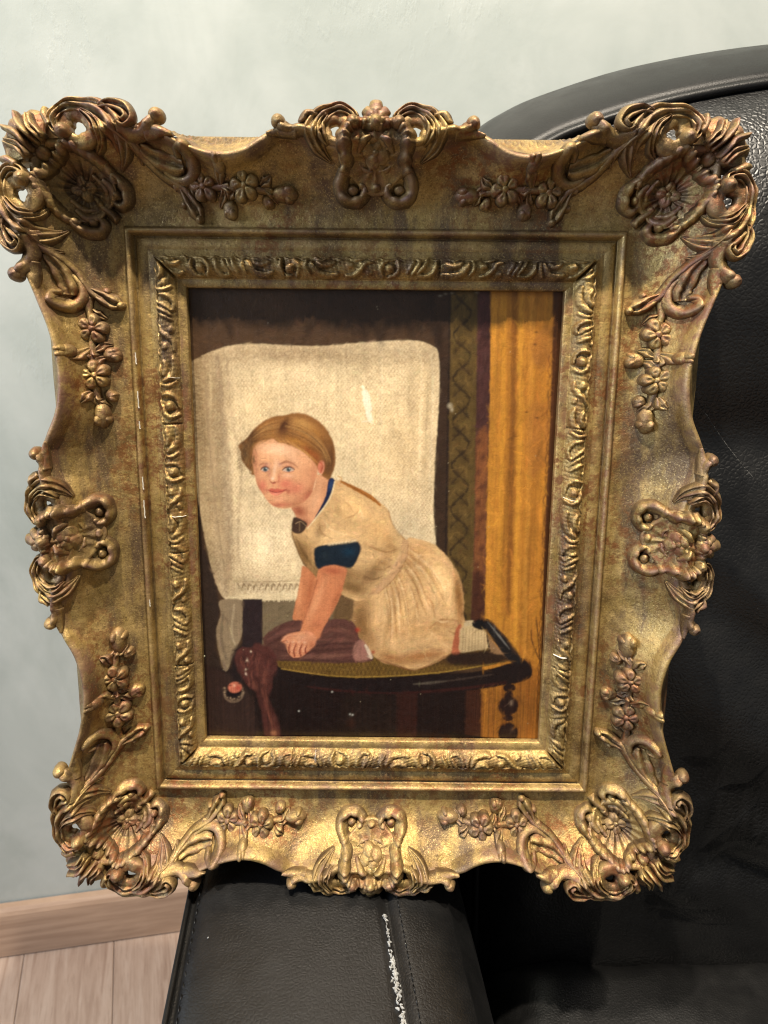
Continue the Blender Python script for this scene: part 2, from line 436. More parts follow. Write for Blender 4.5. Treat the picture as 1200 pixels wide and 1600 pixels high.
frame = empty('picture_frame'); frame.matrix_world = frame_matrix()
tag(frame, 'ornate antique gilt picture frame with scrolled corners, propped on the black armchair', 'picture frame')
def P3(x, y, z): return (x/1000, (y-BASE_Y)/1000, z/1000)

def curve_of(pts):
    c = catmull(pts, 8); return lambda a: np.interp(a, c[:, 0], c[:, 1])
DR_TOP = curve_of([(0, 64), (10, 63.5), (18, 62.5), (25, 64), (35, 67.5), (44, 68.5), (52, 65), (62, 60.2), (72, 58), (82, 58.6), (92, 62.5), (102, 68.5), (112, 69), (125, 66), (138, 64), (150, 63), (162, 64)])
DR_SIDE = curve_of([(0, 64), (10, 63.5), (18, 62.5), (25, 64), (35, 67.5), (45, 68.5), (54, 65), (66, 60.2), (80, 57.5), (94, 57.5), (108, 60.5), (120, 65.5), (130, 69.5), (140, 69), (155, 66), (168, 64), (180, 63), (192, 64)])
Z0, ZR, D0 = 4.6, 32.5, 30.0
def cove(t): return Z0+(ZR-Z0)*t**2.3
def base_z(x, y):
    dx, dy = abs(x)-100, abs(y)-130
    if dy > dx: d = dy; rim = float(DR_TOP(min(162, abs(x)/(100+d)*162)))
    else: d = dx; rim = float(DR_SIDE(min(192, abs(y)/(130+d)*192)))
    if d < D0: return Z0
    t = (d-D0)/(rim-D0)
    return cove(t) if t <= 1 else ZR-.25*(d-rim)
_rn = np.random.RandomState(2); _ph = _rn.rand(12)*6.28; _fq = _rn.randn(12, 3)*.22
def wob(x, y, z):                                           # slow uneven hand-made wobble, about a third of a millimetre
    return sum(math.sin(_fq[k, 0]*x+_fq[k, 1]*y+_fq[k, 2]*z+_ph[k]) for k in range(6))*.09

_lf = _rn.randn(14, 3)*1.05; _lp = _rn.rand(14)*6.28
def lump(x, y, z):                                         # casting lumps and worn spots, a few millimetres across
    return sum(math.sin(_lf[k, 0]*x+_lf[k, 1]*y+_lf[k, 2]*z+_lp[k]) for k in range(14))*.055

# ---- the four rails
STAT = [(0, -4.4), (0, -.5), (.25, -.1), (.8, .1), (3.2, 1.3), (3.7, 1.0), (4.2, 1.4), (9.5, 2.6), (15.1, 3.6), (15.5, 3.5), (15.9, 3.1), (18, 3.3), (18.4, 3.0), (18.8, 3.35), (23.4, 3.9), (24.2, 2.7), (24.9, 2.6), (25.3, 4.6), (25.8, 7.0), (26.6, 8.1), (27.5, 8.2), (28.3, 7.4), (28.8, 5.4), (29.3, 4.5)]
def rail(side):
    horiz = side in ('top', 'bottom'); sg = 1 if side in ('top', 'right') else -1
    half_i, half_o, DR = (100, 162, DR_TOP) if horiz else (130, 192, DR_SIDE)
    xi = np.linspace(-1, 1, 241)
    V, F, A = [], [], []
    for q in xi:
        rim = float(DR(abs(q)*half_o)); prof = [(d, z, (.5 if 25.5 < d < 28.3 else (.75 if 2 < d < 3.9 else .0))) for d, z in STAT]
        for t in np.linspace(0, .80, 22): prof.append((D0+t*(rim-D0), cove(t), 0))
        zc = cove(.90); zg = cove(.84); sa = abs(q)*half_o; eb = .12+.88*max(0, min(1, min((sa-46)/8, ((118 if horiz else 134)-sa)/8)))
        prof += [(rim-4.9, zg+.2-.5*eb, .2), (rim-4.6, zg+.4+.2*eb, .8), (rim-4.0, zg+2.2+1.3*eb, 1), (rim-3.0, zg+4.0+2.2*eb, 1), (rim-1.8, zc+3.2+2.4*eb, 1), (rim-.6, zc+3.4+2.4*eb, 1), (rim+.2, zc+3+1.9*eb, .7), (rim+.8, zc+2.6+1.2*eb, .6), (rim+1.1, zc+2.2, .4), (rim+1.5, zc-.5, .3)]
        do = max(72, rim+3)
        prof += [(rim+1.6+(do-rim-1.6)*.35, zc-9, .1), (rim+1.6+(do-rim-1.6)*.8, 8, .1), (do, 4, .2), (do+.4, 2, .2), (do+.4, -12, 0), (5, -12, 0), (3.5, -6.5, 0)]
        for d, z, a in prof:
            al = q*(half_i+d); ac = (half_o-62+30)*0+(130 if horiz else 100)+d
            w = wob(al, ac, z) if d > 1 else 0
            x, y = (al, sg*ac) if horiz else (sg*ac, al)
            V.append(P3(x, y, z+w*.8)); A.append(a)
    n = len(prof); m = len(xi)
    fl = (sg > 0) == horiz
    for i in range(m-1):
        for k in range(n-1):
            a, b, c, d = i*n+k, (i+1)*n+k, (i+1)*n+k+1, i*n+k+1
            F.append((a, b, c, d) if fl else (d, c, b, a))
    o = mesh_obj('rail', V, F, GOLD, frame, True, A)
    o['label'] = {'top': 'top rail of the frame, its hollow in shade', 'bottom': 'bottom rail of the frame, brightly lit', 'left': 'left rail of the frame', 'right': 'right rail of the frame'}[side]
    return o
RAILS = {s: rail(s) for s in ('top', 'bottom', 'left', 'right')}

# ---- carved inner band: a relief of buds in curled leaves, ribs and lips, cast in lengths
def band(side):
    horiz = side in ('top', 'bottom'); sg = 1 if side in ('top', 'right') else -1
    half = 100 if horiz else 130
    rs = np.random.RandomState({'top': 1, 'bottom': 2, 'left': 3, 'right': 4}[side])
    d0, d1 = 4.0, 15.2; nw = 27; ns = int(2*half/.55)
    q = np.linspace(-1, 1, ns+1); w = np.linspace(0, 1, nw)
    Q, Wd = np.meshgrid(q, w, indexing='ij'); dd = d0+(d1-d0)*Wd
    S = Q*(half+dd)                                        # millimetres along
    U = (dd-d0)                                            # millimetres across, 0 at the picture
    wd = d1-d0
    prof = 5.0*np.clip(np.sin(np.pi*np.clip(Wd, 0, 1)), 0, 1)**.75+.8*np.sin(np.pi*Wd*2)*-.5
    Hh = prof*.78
    def seg(pts, width, h):                                # raised stroke with falling edges, max-blended
        nonlocal Hh
        pts = catmull(pts, 4)
        x0, x1 = pts[:, 0].min()-3, pts[:, 0].max()+3
        ii = np.where((q*(half+9) > x0-12) & (q*(half+9) < x1+12))[0]
        if len(ii) == 0: return
        sl = slice(ii[0], ii[-1]+1); X, Y = S[sl], U[sl]; best = np.zeros(X.shape)
        n = len(pts)-1
        for k in range(n):
            A, B = pts[k], pts[k+1]; dv = B-A; L = dv@dv+1e-9
            t = np.clip(((X-A[0])*dv[0]+(Y-A[1])*dv[1])/L, 0, 1); r = np.hypot(X-A[0]-t*dv[0], Y-A[1]-t*dv[1])
            ww = width*(.45+.55*math.sin(math.pi*(k+.7)/(n+.7)))
            best = np.maximum(best, np.sqrt(np.clip(1-(r/ww)**2, 0, 1)))
        Hh[sl] = np.maximum(Hh[sl], prof[sl]*.62+h*best*(best > 0)+0*best)
    def dent(cx, cy, rx, ry, h):
        nonlocal Hh
        Hh = Hh-h*np.exp(-((S-cx)/rx)**2-((U-cy)/ry)**2)
    pos = -half-14.0; kind = 0
    while pos < half+14:
        ln = rs.uniform(12.5, 20); s0 = pos+ln/2; pos += ln; kind = (kind+1+int(rs.rand()*1.6)) % 4; f = ln/16.0
        dr = (1 if s0 < 0 else -1)*(1 if rs.rand() > .2 else -1)
        def L(pts): return [(s0+dr*a*f, b+rs.uniform(-.35, .35)) for a, b in pts]
        j = lambda a=.5: rs.uniform(-a, a)
        if kind == 0:                                      # a bud held between curled lips
            seg(L([(-.8, 5.6), (.8, 5.8)]), 2.5, 2.8+j()); seg(L([(-4.6, 9.8), (-5.2, 6), (-3.2, 2.4), (.8, 1.4)]), 1.3, 2.0+j()); seg(L([(3.8, 1.6), (5, 5), (3.4, 8.8), (.2, 10.2)]), 1.5, 2.1+j())
            dent(s0-dr*2.9, 6.6, 1.2, 2.4, 1.2); dent(s0+dr*2.9, 5, 1.2, 2, 1.1)
        elif kind == 1:                                    # slanting ribs
            seg(L([(-6.8, 8.8), (-6.0, 4.4), (-2.6, 1.8), (1, 2.4)]), 1.5, 2.0+j())
            for r in range(3): seg(L([(-2.8+r*3.1, 9.9-r*.3), (-1.0+r*2.8, 6.4), (1.4+r*2.4, 3.2)]), 1.3+j(.2), 1.9+j())
        elif kind == 2:                                    # one broad leaf turned over
            seg(L([(-6.5, 3), (-2.6, 2.2), (2, 4), (4.6, 8.2)]), 2.1, 2.2+j()); seg(L([(-5.2, 8.4), (-1.6, 7.0), (1.6, 8.6)]), 1.7, 2.2+j()); dent(s0-dr*1.0, 5.0, 2.6, .9, 1.2); seg(L([(5.2, 2.6), (7, 6), (6.6, 9.4)]), 1.2, 1.8+j())
        else:                                              # an S-curve with a pearl
            seg(L([(-6.4, 9.4), (-3.4, 8.4), (-1.2, 5.4), (1.6, 2.6), (5.4, 2.2)]), 1.5, 2.2+j()); seg(L([(3.2, 7.2), (4.2, 7.4)]), 2.0, 2.4+j()); seg(L([(-5.4, 3.0), (-4.2, 3.6)]), 1.6, 2.0+j()); dent(s0+dr*.6, 7.6, 1.2, 1.4, 1.0)
        seg(L([(-8, 10.4), (-4, 11.0), (0, 10.2), (4, 11.0), (8, 10.4)]), 1.0, 1.8+j(.4))
    Hh += .25*np.sin(S*1.9+U*2.3)*np.sin(S*.83-U*1.7)
    # joints between the cast lengths and the mitre cracks
    for g in ((-half*.47, half*.33) if horiz else (-half*.62, -half*.1, half*.45)):
        Hh -= 2.2*np.exp(-((S-g-.12*U*rs.uniform(-1, 1))/.28)**2)
    edge = np.minimum(1, np.minimum(Wd, 1-Wd)/.06); Hh = Hh*edge
    Hh *= np.clip((1-np.abs(Q))*half/1.2, .2, 1)
    Z = .9+2.6*Wd+Hh
    # outer edge of the casting is wavy
    dd2 = dd+(.45*np.sin(S*2*np.pi/8.5)+.3*np.sin(S*2*np.pi/5.3))*Wd**4
    V, A = [], []
    for i in range(ns+1):
        for k in range(nw):
            al, ac = S[i, k], (130 if horiz else 100)+dd2[i, k]
            x, y = (al, sg*ac) if horiz else (sg*ac, al)
            V.append(P3(x, y, Z[i, k])); A.append(min(1, max(0, (Hh[i, k]-4.8)/3.5))*.55)
    F = []
    fl = (sg > 0) == horiz
    for i in range(ns):
        for k in range(nw-1):
            a, b, c, d = i*nw+k, (i+1)*nw+k, (i+1)*nw+k+1, i*nw+k+1
            F.append((a, b, c, d) if fl else (d, c, b, a))
    o = mesh_obj('carved_band', V, F, GOLD_BAND, RAILS[side], True, A)
    # hairline gesso showing in the open joints
    return o
for s in RAILS: band(s)

# ---- ornament primitives: each adds a closed lump to a part
class Orn:
    def __init__(s, M): s.M = M; s.V = []; s.F = []; s.A = []
    def add(s, a, b, h, rel, zc=None, k=.65):
        x, y = s.M(a, b); z = base_z(x, y)
        if zc is not None: z = (1-k)*z+k*zc
        w = wob(x*1.6, y*1.6, h*2); q = lump(x, y, h)
        s.V.append(P3(x+w*.6+q*.5, y-w*.5-q*.5, z+h+w+(q if h > 0 else 0))); s.A.append(rel); return len(s.V)-1
    def stroke(s, pts, w, h, prof='round', ridges=3, ripple=0.0, nrip=6, lift=0.0, n=6):
        P = catmull(pts, n); N = len(P)
        u = np.linspace(0, 1, N); W = np.interp(u, np.linspace(0, 1, len(w)), w); H = np.interp(u, np.linspace(0, 1, len(h)), h) if hasattr(h, '__len__') else np.full(N, float(h))
        m = 11 if prof == 'round' else 6*ridges+3
        T = np.sin(np.linspace(-1, 1, m)*math.pi/2)
        rings = []
        for i in range(N):
            d = P[min(i+1, N-1)]-P[max(i-1, 0)]; d = d/max(1e-9, np.linalg.norm(d)); nn = np.array([-d[1], d[0]])
            rp = 1+ripple*math.sin(2*math.pi*nrip*u[i]); ww = W[i]*(1+.5*(rp-1)); x, y = s.M(*P[i]); zc = base_z(x, y)
            row = []
            for t in T:
                c = math.sqrt(max(0, 1-t*t)); g = 1.0
                if prof == 'leaf': g = .72+.28*math.cos(ridges*2*math.pi*(t*.5+.5)+math.pi+.8*math.sin(u[i]*9+ridges))*(.4+.6*c)
                hh = lift+H[i]*rp*c**.8*g
                row.append(s.add(P[i][0]+nn[0]*ww*t, P[i][1]+nn[1]*ww*t, hh, min(1, c*g)**3*.9, zc))
            for t in (.75, -.75): row.append(s.add(P[i][0]+nn[0]*ww*t, P[i][1]+nn[1]*ww*t, lift-3.2, 0, zc))
            rings.append(row)
        k = len(rings[0])
        for i in range(N-1):
            for j in range(k): s.F.append((rings[i][j], rings[i][(j+1) % k], rings[i+1][(j+1) % k], rings[i+1][j]))
        s.F.append(tuple(rings[0][::-1])); s.F.append(tuple(rings[-1]))
        return s
    def polar(s, c, Rf, Hf, nr=9, nt=48, rel=lambda r, t: .4, bottom=-2.5, arc=None, k=.65):
        x, y = s.M(*c); zc = base_z(x, y); KK = k
        a0, a1 = arc if arc else (0, 2*math.pi); cnt = nt if arc is None else nt+1
        ctr = s.add(c[0], c[1], Hf(0, a0), rel(0, 0), zc, KK); rows = []
        for i in range(1, nr+1):
            r = i/nr; row = []
            for k in range(cnt):
                t = a0+(a1-a0)*k/nt; R = Rf(t)*r
                row.append(s.add(c[0]+R*math.cos(t), c[1]+R*math.sin(t), Hf(r, t), rel(r, t), zc, KK))
            rows.append(row)
        low = [s.add(c[0]+Rf(a0+(a1-a0)*k/nt)*.96*math.cos(a0+(a1-a0)*k/nt), c[1]+Rf(a0+(a1-a0)*k/nt)*.96*math.sin(a0+(a1-a0)*k/nt), bottom, 0, zc, KK) for k in range(cnt)]
        rows.append(low); cb = s.add(c[0], c[1], bottom, 0, zc, KK)
        rg = range(cnt) if arc is None else range(cnt-1)
        for k in rg:
            k2 = (k+1) % cnt
            s.F.append((ctr, rows[0][k], rows[0][k2])); s.F.append((cb, low[k2], low[k]))
            for i in range(len(rows)-1): s.F.append((rows[i][k], rows[i+1][k], rows[i+1][k2], rows[i][k2]))
        if arc is not None:
            for k, rev in ((0, 0), (cnt-1, 1)):
                f = [ctr]+[r[k] for r in rows]+[cb]; s.F.append(tuple(f if rev else f[::-1]))
        return s
    def ring(s, c, r0, Rf, h, nt=40):
        x, y = s.M(*c); zc = base_z(x, y); rows = []
        def row(f, hh): rows.append([s.add(c[0]+f(2*math.pi*k/nt)*math.cos(2*math.pi*k/nt), c[1]+f(2*math.pi*k/nt)*math.sin(2*math.pi*k/nt), hh(2*math.pi*k/nt), .25, zc, .8) for k in range(nt)])
        ri = lambda t: r0*(1+.13*math.sin(3*t+c[0])+.08*math.sin(5*t))
        row(ri, lambda t: -3.5); row(ri, lambda t: h-1.2); row(lambda t: ri(t)+.5, lambda t: h-.3)
        for f in (.3, .6, .85): row(lambda t, f=f: ri(t)+.5+(Rf(t)-ri(t)-.5)*f, lambda t, f=f: h+.5*math.sin(f*3.1)+.25*math.sin(4*t+c[1]))
        row(Rf, lambda t: h-.4); row(Rf, lambda t: -3.5)
        m = len(rows)
        for i in range(m):
            for k in range(nt): s.F.append((rows[i][k], rows[(i+1) % m][k], rows[(i+1) % m][(k+1) % nt], rows[i][(k+1) % nt]))
        return s
    def ball(s, c, r, h, lift=0, sq=1.0, ang=0):
        def Rf(t):
            return r/math.sqrt((math.cos(t-ang)/sq)**2+(math.sin(t-ang)*1)**2) if sq != 1 else r
        return s.polar(c, Rf, lambda q, t: lift+h*math.sqrt(max(0, 1-q*q)), 7, 20, lambda q, t: (1-q)*.9, bottom=lift-2.5)
    def build(s, name, parent, mat=None):
        bm = bmesh.new(); ly = bm.verts.layers.float.new('relief'); vs = [bm.verts.new(v) for v in s.V]
        for v, a in zip(vs, s.A): v[ly] = a
        for f in s.F:
            try: bm.faces.new([vs[i] for i in f])
            except ValueError: pass
        bmesh.ops.recalc_face_normals(bm, faces=bm.faces)
        for f in bm.faces: f.smooth = True
        me = bpy.data.meshes.new(name); bm.to_mesh(me); bm.free(); me.materials.append(mat or GOLD_ORN)
        o = bpy.data.objects.new(name, me); C.objects.link(o); o.parent = parent
        return o

# ---- corner ornaments (u across and v down from the extreme corner; both halves mirror about the diagonal)
def corner(sx, sy, words, seed):
    rs = random.Random(seed); J = lambda a=.4: rs.uniform(-a, a)
    M1 = lambda u, v: (sx*(177-u), sy*(207-v)); M2 = lambda u, v: (sx*(177-v), sy*(207-u))
    # cartouche: dished shell with rays
    kq = .86; tight = lambda M: (lambda u, v: M(20+(u-20)*kq, 20+(v-20)*kq))
    o = Orn(tight(M1))
    def Rd(t):
        k = t-math.pi/4; return 15.6-2.0*max(0, -math.cos(k))**2+2.2*abs(math.sin(2*k))+1.0*abs(math.sin(k))
    wv = [rs.uniform(0, 6) for _ in range(3)]
    def dish(r, t):
        ray = (1-abs(math.sin(7.5*t+.35*math.sin(3*t+wv[0]))))**.8
        return 1.0+3.0*r**2.2+1.2*ray*math.sin(math.pi*min(1, r*.98))*(r > .25)+.6*math.sin(4*t+wv[1])*r*math.sin(math.pi*r)
    o.polar((33.5, 33.5), Rd, dish, 14, 120, lambda r, t: .2*(r > .5), k=.15)
    root = o.build('corner_ornament', frame); root['label'] = words+' corner ornament: a rayed shell in a scrolled cartouche'
    f = Orn(tight(M1))
    f.polar((33.5, 33.5), lambda t: 7.4*(.62+.38*abs(math.cos(2*t+.5))), lambda r, t: 3.0+1.5*math.sin(math.pi*min(1, r*1.1))*(.5+.5*abs(math.cos(2*t+.5)))-1.6*(r > .95)-.5*math.exp(-((abs(math.cos(2*t+.5))-1)/.08)**2)*math.sin(math.pi*r), 8, 56, k=.4)
    f.ball((33.5, 33.5), 1.7, 2.0, 3.0).build('flower', root)
    for h_, M in enumerate((M1, M2)):
        o = Orn(tight(M))
        o.stroke([(21.6, 23.0), (24.6, 21.0), (28.6, 18.6), (32.0, 15.2)], [2.8, 3.3, 3.2, 2.6], [6.5, 7.2, 7, 5.6], ripple=.17, nrip=3)
        o.stroke([(30.6, 15.9), (37, 16.0+J()), (44.4, 19.4), (50, 25.2+J()), (52.6, 31)], [2.6, 3.5, 4.0, 3.8, 3.1], [6.0, 7.2, 6.8, 6.2, 5.6], 'leaf', 1, ripple=.15, nrip=8)
        o.build('cartouche_edge', root)
        o = Orn(tight(M))
        o.stroke([(51.4, 27.4), (54.8, 29.2), (57.4, 33.6), (56.4, 39.0), (52.2, 41.6), (48.4, 39.4)], [2.8, 3.6, 4.2, 4.2, 3.6, 2.4], [5.2, 5.8, 6.2, 6.0, 5.6, 5], 'leaf', 1, ripple=.08, nrip=4); o.ball((51.2, 36.4), 3.2, 5.4)
        o.stroke([(46, 29.5), (49.5, 33.6), (48.6, 38.6), (45.6, 42)], [2.0, 2.8, 2.8, 1.6], [4.2, 5.2, 5.2, 3.6])
        o.stroke([(41, 27.5), (45.4, 33), (44.6, 38.6)], [1.4, 2.4, 1.4], [3.6, 4.6, 3.4], ripple=.12, nrip=4); o.build('volute', root)
        # acanthus C-scroll bridging the pierced hole
        o = Orn(M)
        o.stroke([(32.6, 11.4), (28.6, 10.4), (27.4, 5.6), (30.8, 1.2), (37, -.2+J()), (43.5, .6), (50, 3.4), (54.4, 8.2), (56.4, 13.6), (55.4, 19.0), (51.8, 24.5)], [2.2, 2.9, 3.2, 3.5, 4.0, 5.0, 6.0, 6.2, 5.2, 3.4, .5], [5, 5.6, 5.8, 6, 6.4, 6.6, 6.6, 6.2, 5.4, 4.4, 1.5], 'leaf', 3, ripple=.13, nrip=6)
        o.stroke([(40.5, 2.2), (45.5, 5.8), (47.6, 10.6), (46.6, 15.6), (43.4, 18.4)], [1.2, 2.8, 3.2, 2.4, .6], [6.5, 7, 6.2, 4.8, 1.8], 'leaf', 3)
        o.stroke([(49, .6), (54.6, -1.0+J()), (60.4, .8), (63.0, 5.0), (60.4, 7.8), (57.8, 6)], [1.6, 3.0, 3.4, 3.0, 2.4, 1.6], [5.6, 7, 7.4, 7, 6.4, 5.4], 'leaf', 2)
        o.stroke([(52.5, 8), (59, 11.5), (62.5, 16.5), (62.5, 21.5)], [2.4, 3.0, 2.6, .6], [5.5, 5.8, 4.6, 1.8], 'leaf', 2); o.build('acanthus_scroll', root)
        o = Orn(M); o.ball((32.2, 11.4), 4.0, 7.6); o.build('scroll_eye', root)
        o = Orn(M); o.ring((38.6, 9.4), 2.9+J(.3), lambda t: 9.2, 1.6); o.build('pierced_web', root)
        # short horn on the rim
        o = Orn(M); o.stroke([(57, 10), (63.5, 10.8), (69, 9.2), (73.2, 6.2), (75.2, 2.2)], [4.6, 3.8, 3.2, 3.3, 2.6], [5.4, 5.2, 4.8, 5.2, 4.4], 'leaf', 1); o.stroke([(69, 10), (75, 10.6), (82, 11.6)], [3.4, 3.0, .8], [4.2, 3.8, 1.2]); o.ball((75.0, 3.6), 3.7, 6.2); o.build('horn', root)
        # stem forking into a curled leaf and a bud leaf
        o = Orn(M); o.stroke([(55, 12), (60.5, 14.0), (66, 19.4), (71.5, 25), (77, 28.6), (81.5, 31.8), (84.4, 36.2)], [3.0, 3.2, 2.9, 2.6, 2.6, 2.9, 2.2], [4.2, 4.8, 4.6, 4.6, 4.8, 4.6, 3.6], 'leaf', 1); o.build('stem', root)
        o = Orn(M); o.stroke([(71, 23), (77.6, 27.4), (84.4, 26.6), (88.6, 21.4), (86.4, 16.2), (82.2, 16.4), (82.0, 19.6)], [2.2, 3.4, 4.0, 3.9, 3.2, 2.4, 1.6], [4.2, 5.4, 6, 6.4, 6.2, 5.6, 4.6], 'leaf', 1); o.stroke([(64, 15.5), (71, 18.6), (78, 21.4), (83, 21.6)], [2.4, 5.2, 5.4, 3.4], [3.4, 4.6, 4.8, 3.8], 'leaf', 2, ripple=.08, nrip=3); o.build('curled_leaf', root)
        o = Orn(M); o.stroke([(79.6, 30.2), (83.4, 35.6), (85.8, 41), (87.8, 45)], [1.8, 4.0, 4.4, 1.4], [3.4, 5.6, 6, 2.4], 'leaf', 2); o.ball((80.0, 37.6), 2.1, 3.8); o.ball((87.2, 44.2), 2.4, 4.6); o.build('leaf', root)
    o = Orn(tight(M1))
    o.stroke([(38.5, 38.5), (43.4, 43.4), (49.5, 49.5)], [2.2, 3.6, 2.8], [4.6, 6.4, 5.4], 'leaf', 1); o.ball((41.4, 41.4), 2.8, 6.0); o.build('knob', root)
    # ribbed fan on the extreme corner
    o = Orn(M1)
    def Rfan(t):
        k = (t-R_(225))/R_(60); return 21.6-2.8*abs(k)**1.5+.4*math.cos(k*13)
    def Hfan(r, t):
        k = (t-R_(225))/R_(60)
        return 2.4+3.6*math.sin(math.pi*min(1, .25+r*.70))+(.75*math.cos(k*13+.9*math.sin(k*5+r*2))+.3*math.cos(k*26))*min(1, r*1.5)*(1-.5*r)-1.6*max(0, r-.9)*10*.5+.5*math.sin(r*9+k*2)
    o.polar((20.2, 20.2), Rfan, Hfan, 16, 110, lambda r, t: .3+.4*(math.cos((t-R_(225))/R_(60)*13) > .4)*(r > .3), arc=(R_(225-62), R_(225+62)), bottom=-4)
    o.ball((19.0, 19.0), 3.8, 7.4)
    for g in (1, -1):
        sw = lambda p: p if g > 0 else (p[1], p[0])
        o.stroke([sw((22.5, 14.4)), sw((17.4, 9.6)), sw((15.4, 3.2))], [2.2, 2.6, 1.6], [6.0, 6.8, 4.4], 'leaf', 2); o.stroke([sw((19.4, 16)), sw((12.6, 10)), sw((9.0, 2.6))], [1.6, 2.2, 1.2], [6.2, 6.6, 4], 'leaf', 1); o.stroke([sw((26, 9)), sw((23.6, 4)), sw((23.4, .6))], [1.8, 2.2, 1.2], [5, 5.6, 3.6])
    o.build('fan_shell', root)
for sx, sy, wd, sd in ((-1, 1, 'top left', 1), (1, 1, 'top right', 2), (-1, -1, 'bottom left', 3), (1, -1, 'bottom right', 4)): corner(sx, sy, wd, sd)

# ---- centre ornaments (p along the side, d out from the picture edge)
def side_map(side):
    return {'top': lambda p, d: (p, 130+d), 'bottom': lambda p, d: (p, -130-d), 'left': lambda p, d: (-100-d, p), 'right': lambda p, d: (100+d, p)}[side]
def centre(side, seed):
    rs = random.Random(seed); J = lambda a=.5: rs.uniform(-a, a); M00 = side_map(side); kd = .76 if side in ('left', 'right') else .84
    M0 = lambda p, d: M00(p, d if d > 70 else 70-(70-d)*kd)
    o = Orn(M0); w0 = rs.uniform(0, 6)
    def dish(r, t):
        ray = (1-abs(math.sin(6*t+.4*math.sin(3*t+w0))))**.8
        return .8+1.8*r**2+1.1*ray*math.sin(math.pi*min(1, r))*(r > .3)
    o.polar((0, 56), lambda t: 16.4+1.4*math.cos(4*t), dish, 12, 96, lambda r, t: .2, k=.1)
    root = o.build('centre_ornament', frame); root['label'] = 'cartouche ornament at the middle of the %s rail' % side
    o = Orn(M0)
    o.polar((0, 57), lambda t: 6.8*(.72+.28*abs(math.cos(2*t+.78))), lambda r, t: 2.6+1.8*math.sin(math.pi*min(1, .2+r*.85))*(.6+.4*abs(math.cos(2*t+.78))), 8, 48, k=.4); o.ball((0, 57), 1.9, 2.4, 2.8); o.ball((0, 42.5), 3.2, 5.4)
    for g in (-1, 1): o.stroke([(g*2.5, 64), (g*6, 61.5), (g*8.5, 57)], [1.2, 2.0, 1.0], [2.6, 3.8, 2.2]); o.stroke([(g*1.5, 50), (g*5, 50.5), (g*8, 53)], [1.0, 1.6, .8], [2.4, 3.4, 2.2])
    o.build('rosette', root)
    for g in (-1, 1):
        M = (lambda g: lambda p, d: M0(p*g, d))(g)
        o = Orn(M)
        o.stroke([(8.0, 43.6), (5.8, 42.4), (5.8, 38.9), (8.8, 36.2), (13.2, 36.0), (16.8, 39), (17.6, 44.6), (15.6, 50.4)], [2.2, 2.8, 3.2, 3.6, 4.0, 4.1, 3.9, 3.4], [4.8, 5.4, 5.8, 6.2, 6.4, 6.4, 6.2, 5.8], 'leaf', 1, ripple=.08, nrip=5); o.ball((11.6, 41.8), 3.0, 4.0); o.build('volute', root)
        o = Orn(M)
        o.stroke([(15.8, 48), (14.0, 54+J()), (15.0, 60), (14.8, 65.6), (11.6, 69.6), (7.0, 70.6), (3.4, 69.2), (0, 68.6)], [3.2, 3.6, 3.9, 3.8, 3.5, 3.2, 2.9, 2.8], [6, 6.8, 7.6, 7.6, 7, 6.4, 5.8, 5.6], 'leaf', 1, ripple=.17, nrip=8); o.build('cartouche_edge', root)
        o = Orn(M); o.ball((10.6, 70.6), 3.7, 8.2); o.build('scroll_eye', root)
        o = Orn(M); o.ring((18.2, 67.4), 2.9+J(.3), lambda t: 8.0, 1.6); o.build('pierced_web', root)
        o = Orn(M)
        o.stroke([(9.4, 72.4), (12.0, 75.6), (17.6, 76.8+J()), (23.6, 75.0), (28.2, 70.6), (29.2, 64.8), (26.4, 58.8), (21.5, 53.6)], [2.2, 2.7, 3.2, 4.4, 5.2, 5.0, 3.6, .6], [5.4, 5.8, 6.2, 6.4, 6.6, 6, 5, 1.6], 'leaf', 3, ripple=.13, nrip=5)
        o.stroke([(22.6, 73.6), (25.4, 69), (25.2, 63.8), (22.4, 60)], [1.2, 2.6, 2.6, .8], [7, 7, 6, 2.8], 'leaf', 2); o.build('acanthus_scroll', root)
        o = Orn(M); o.stroke([(27.5, 67.0), (34, 67.2), (39, 66.8), (43, 68.4), (45.6, 71.6)], [4.6, 3.6, 3.2, 3.2, 2.4], [5.4, 5.2, 5, 5.4, 4.4], 'leaf', 1); o.stroke([(37, 66), (44, 66.4), (51, 65.0)], [3.0, 2.8, .8], [4.2, 3.8, 1.2]); o.ball((45.2, 70.8), 3.4, 6.0); o.stroke([(27, 74.6), (32, 73.8), (34.8, 70.4)], [2.0, 2.9, 1.8], [5.2, 6.2, 4.4], 'leaf', 1); o.build('horn', root)
    o = Orn(M0)
    for a, L_, w_ in ((90, 10.8, 4.0), (54, 8.8, 3.2), (126, 8.8, 3.2), (22, 6.6, 2.4), (158, 6.6, 2.4)):
        c, s_ = math.cos(R_(a)), math.sin(R_(a)); o.stroke([(c*1.0, 69.5+s_*1.0), (c*L_*.5, 70+s_*L_*.55), (c*L_, 70+s_*L_)], [2.0, w_, w_*.66], [6, 7.2, 4.0])
    o.ball((0, 70.6), 4.0, 9.0); o.build('shell', root)
for i, s in enumerate(RAILS): centre(s, 20+i)

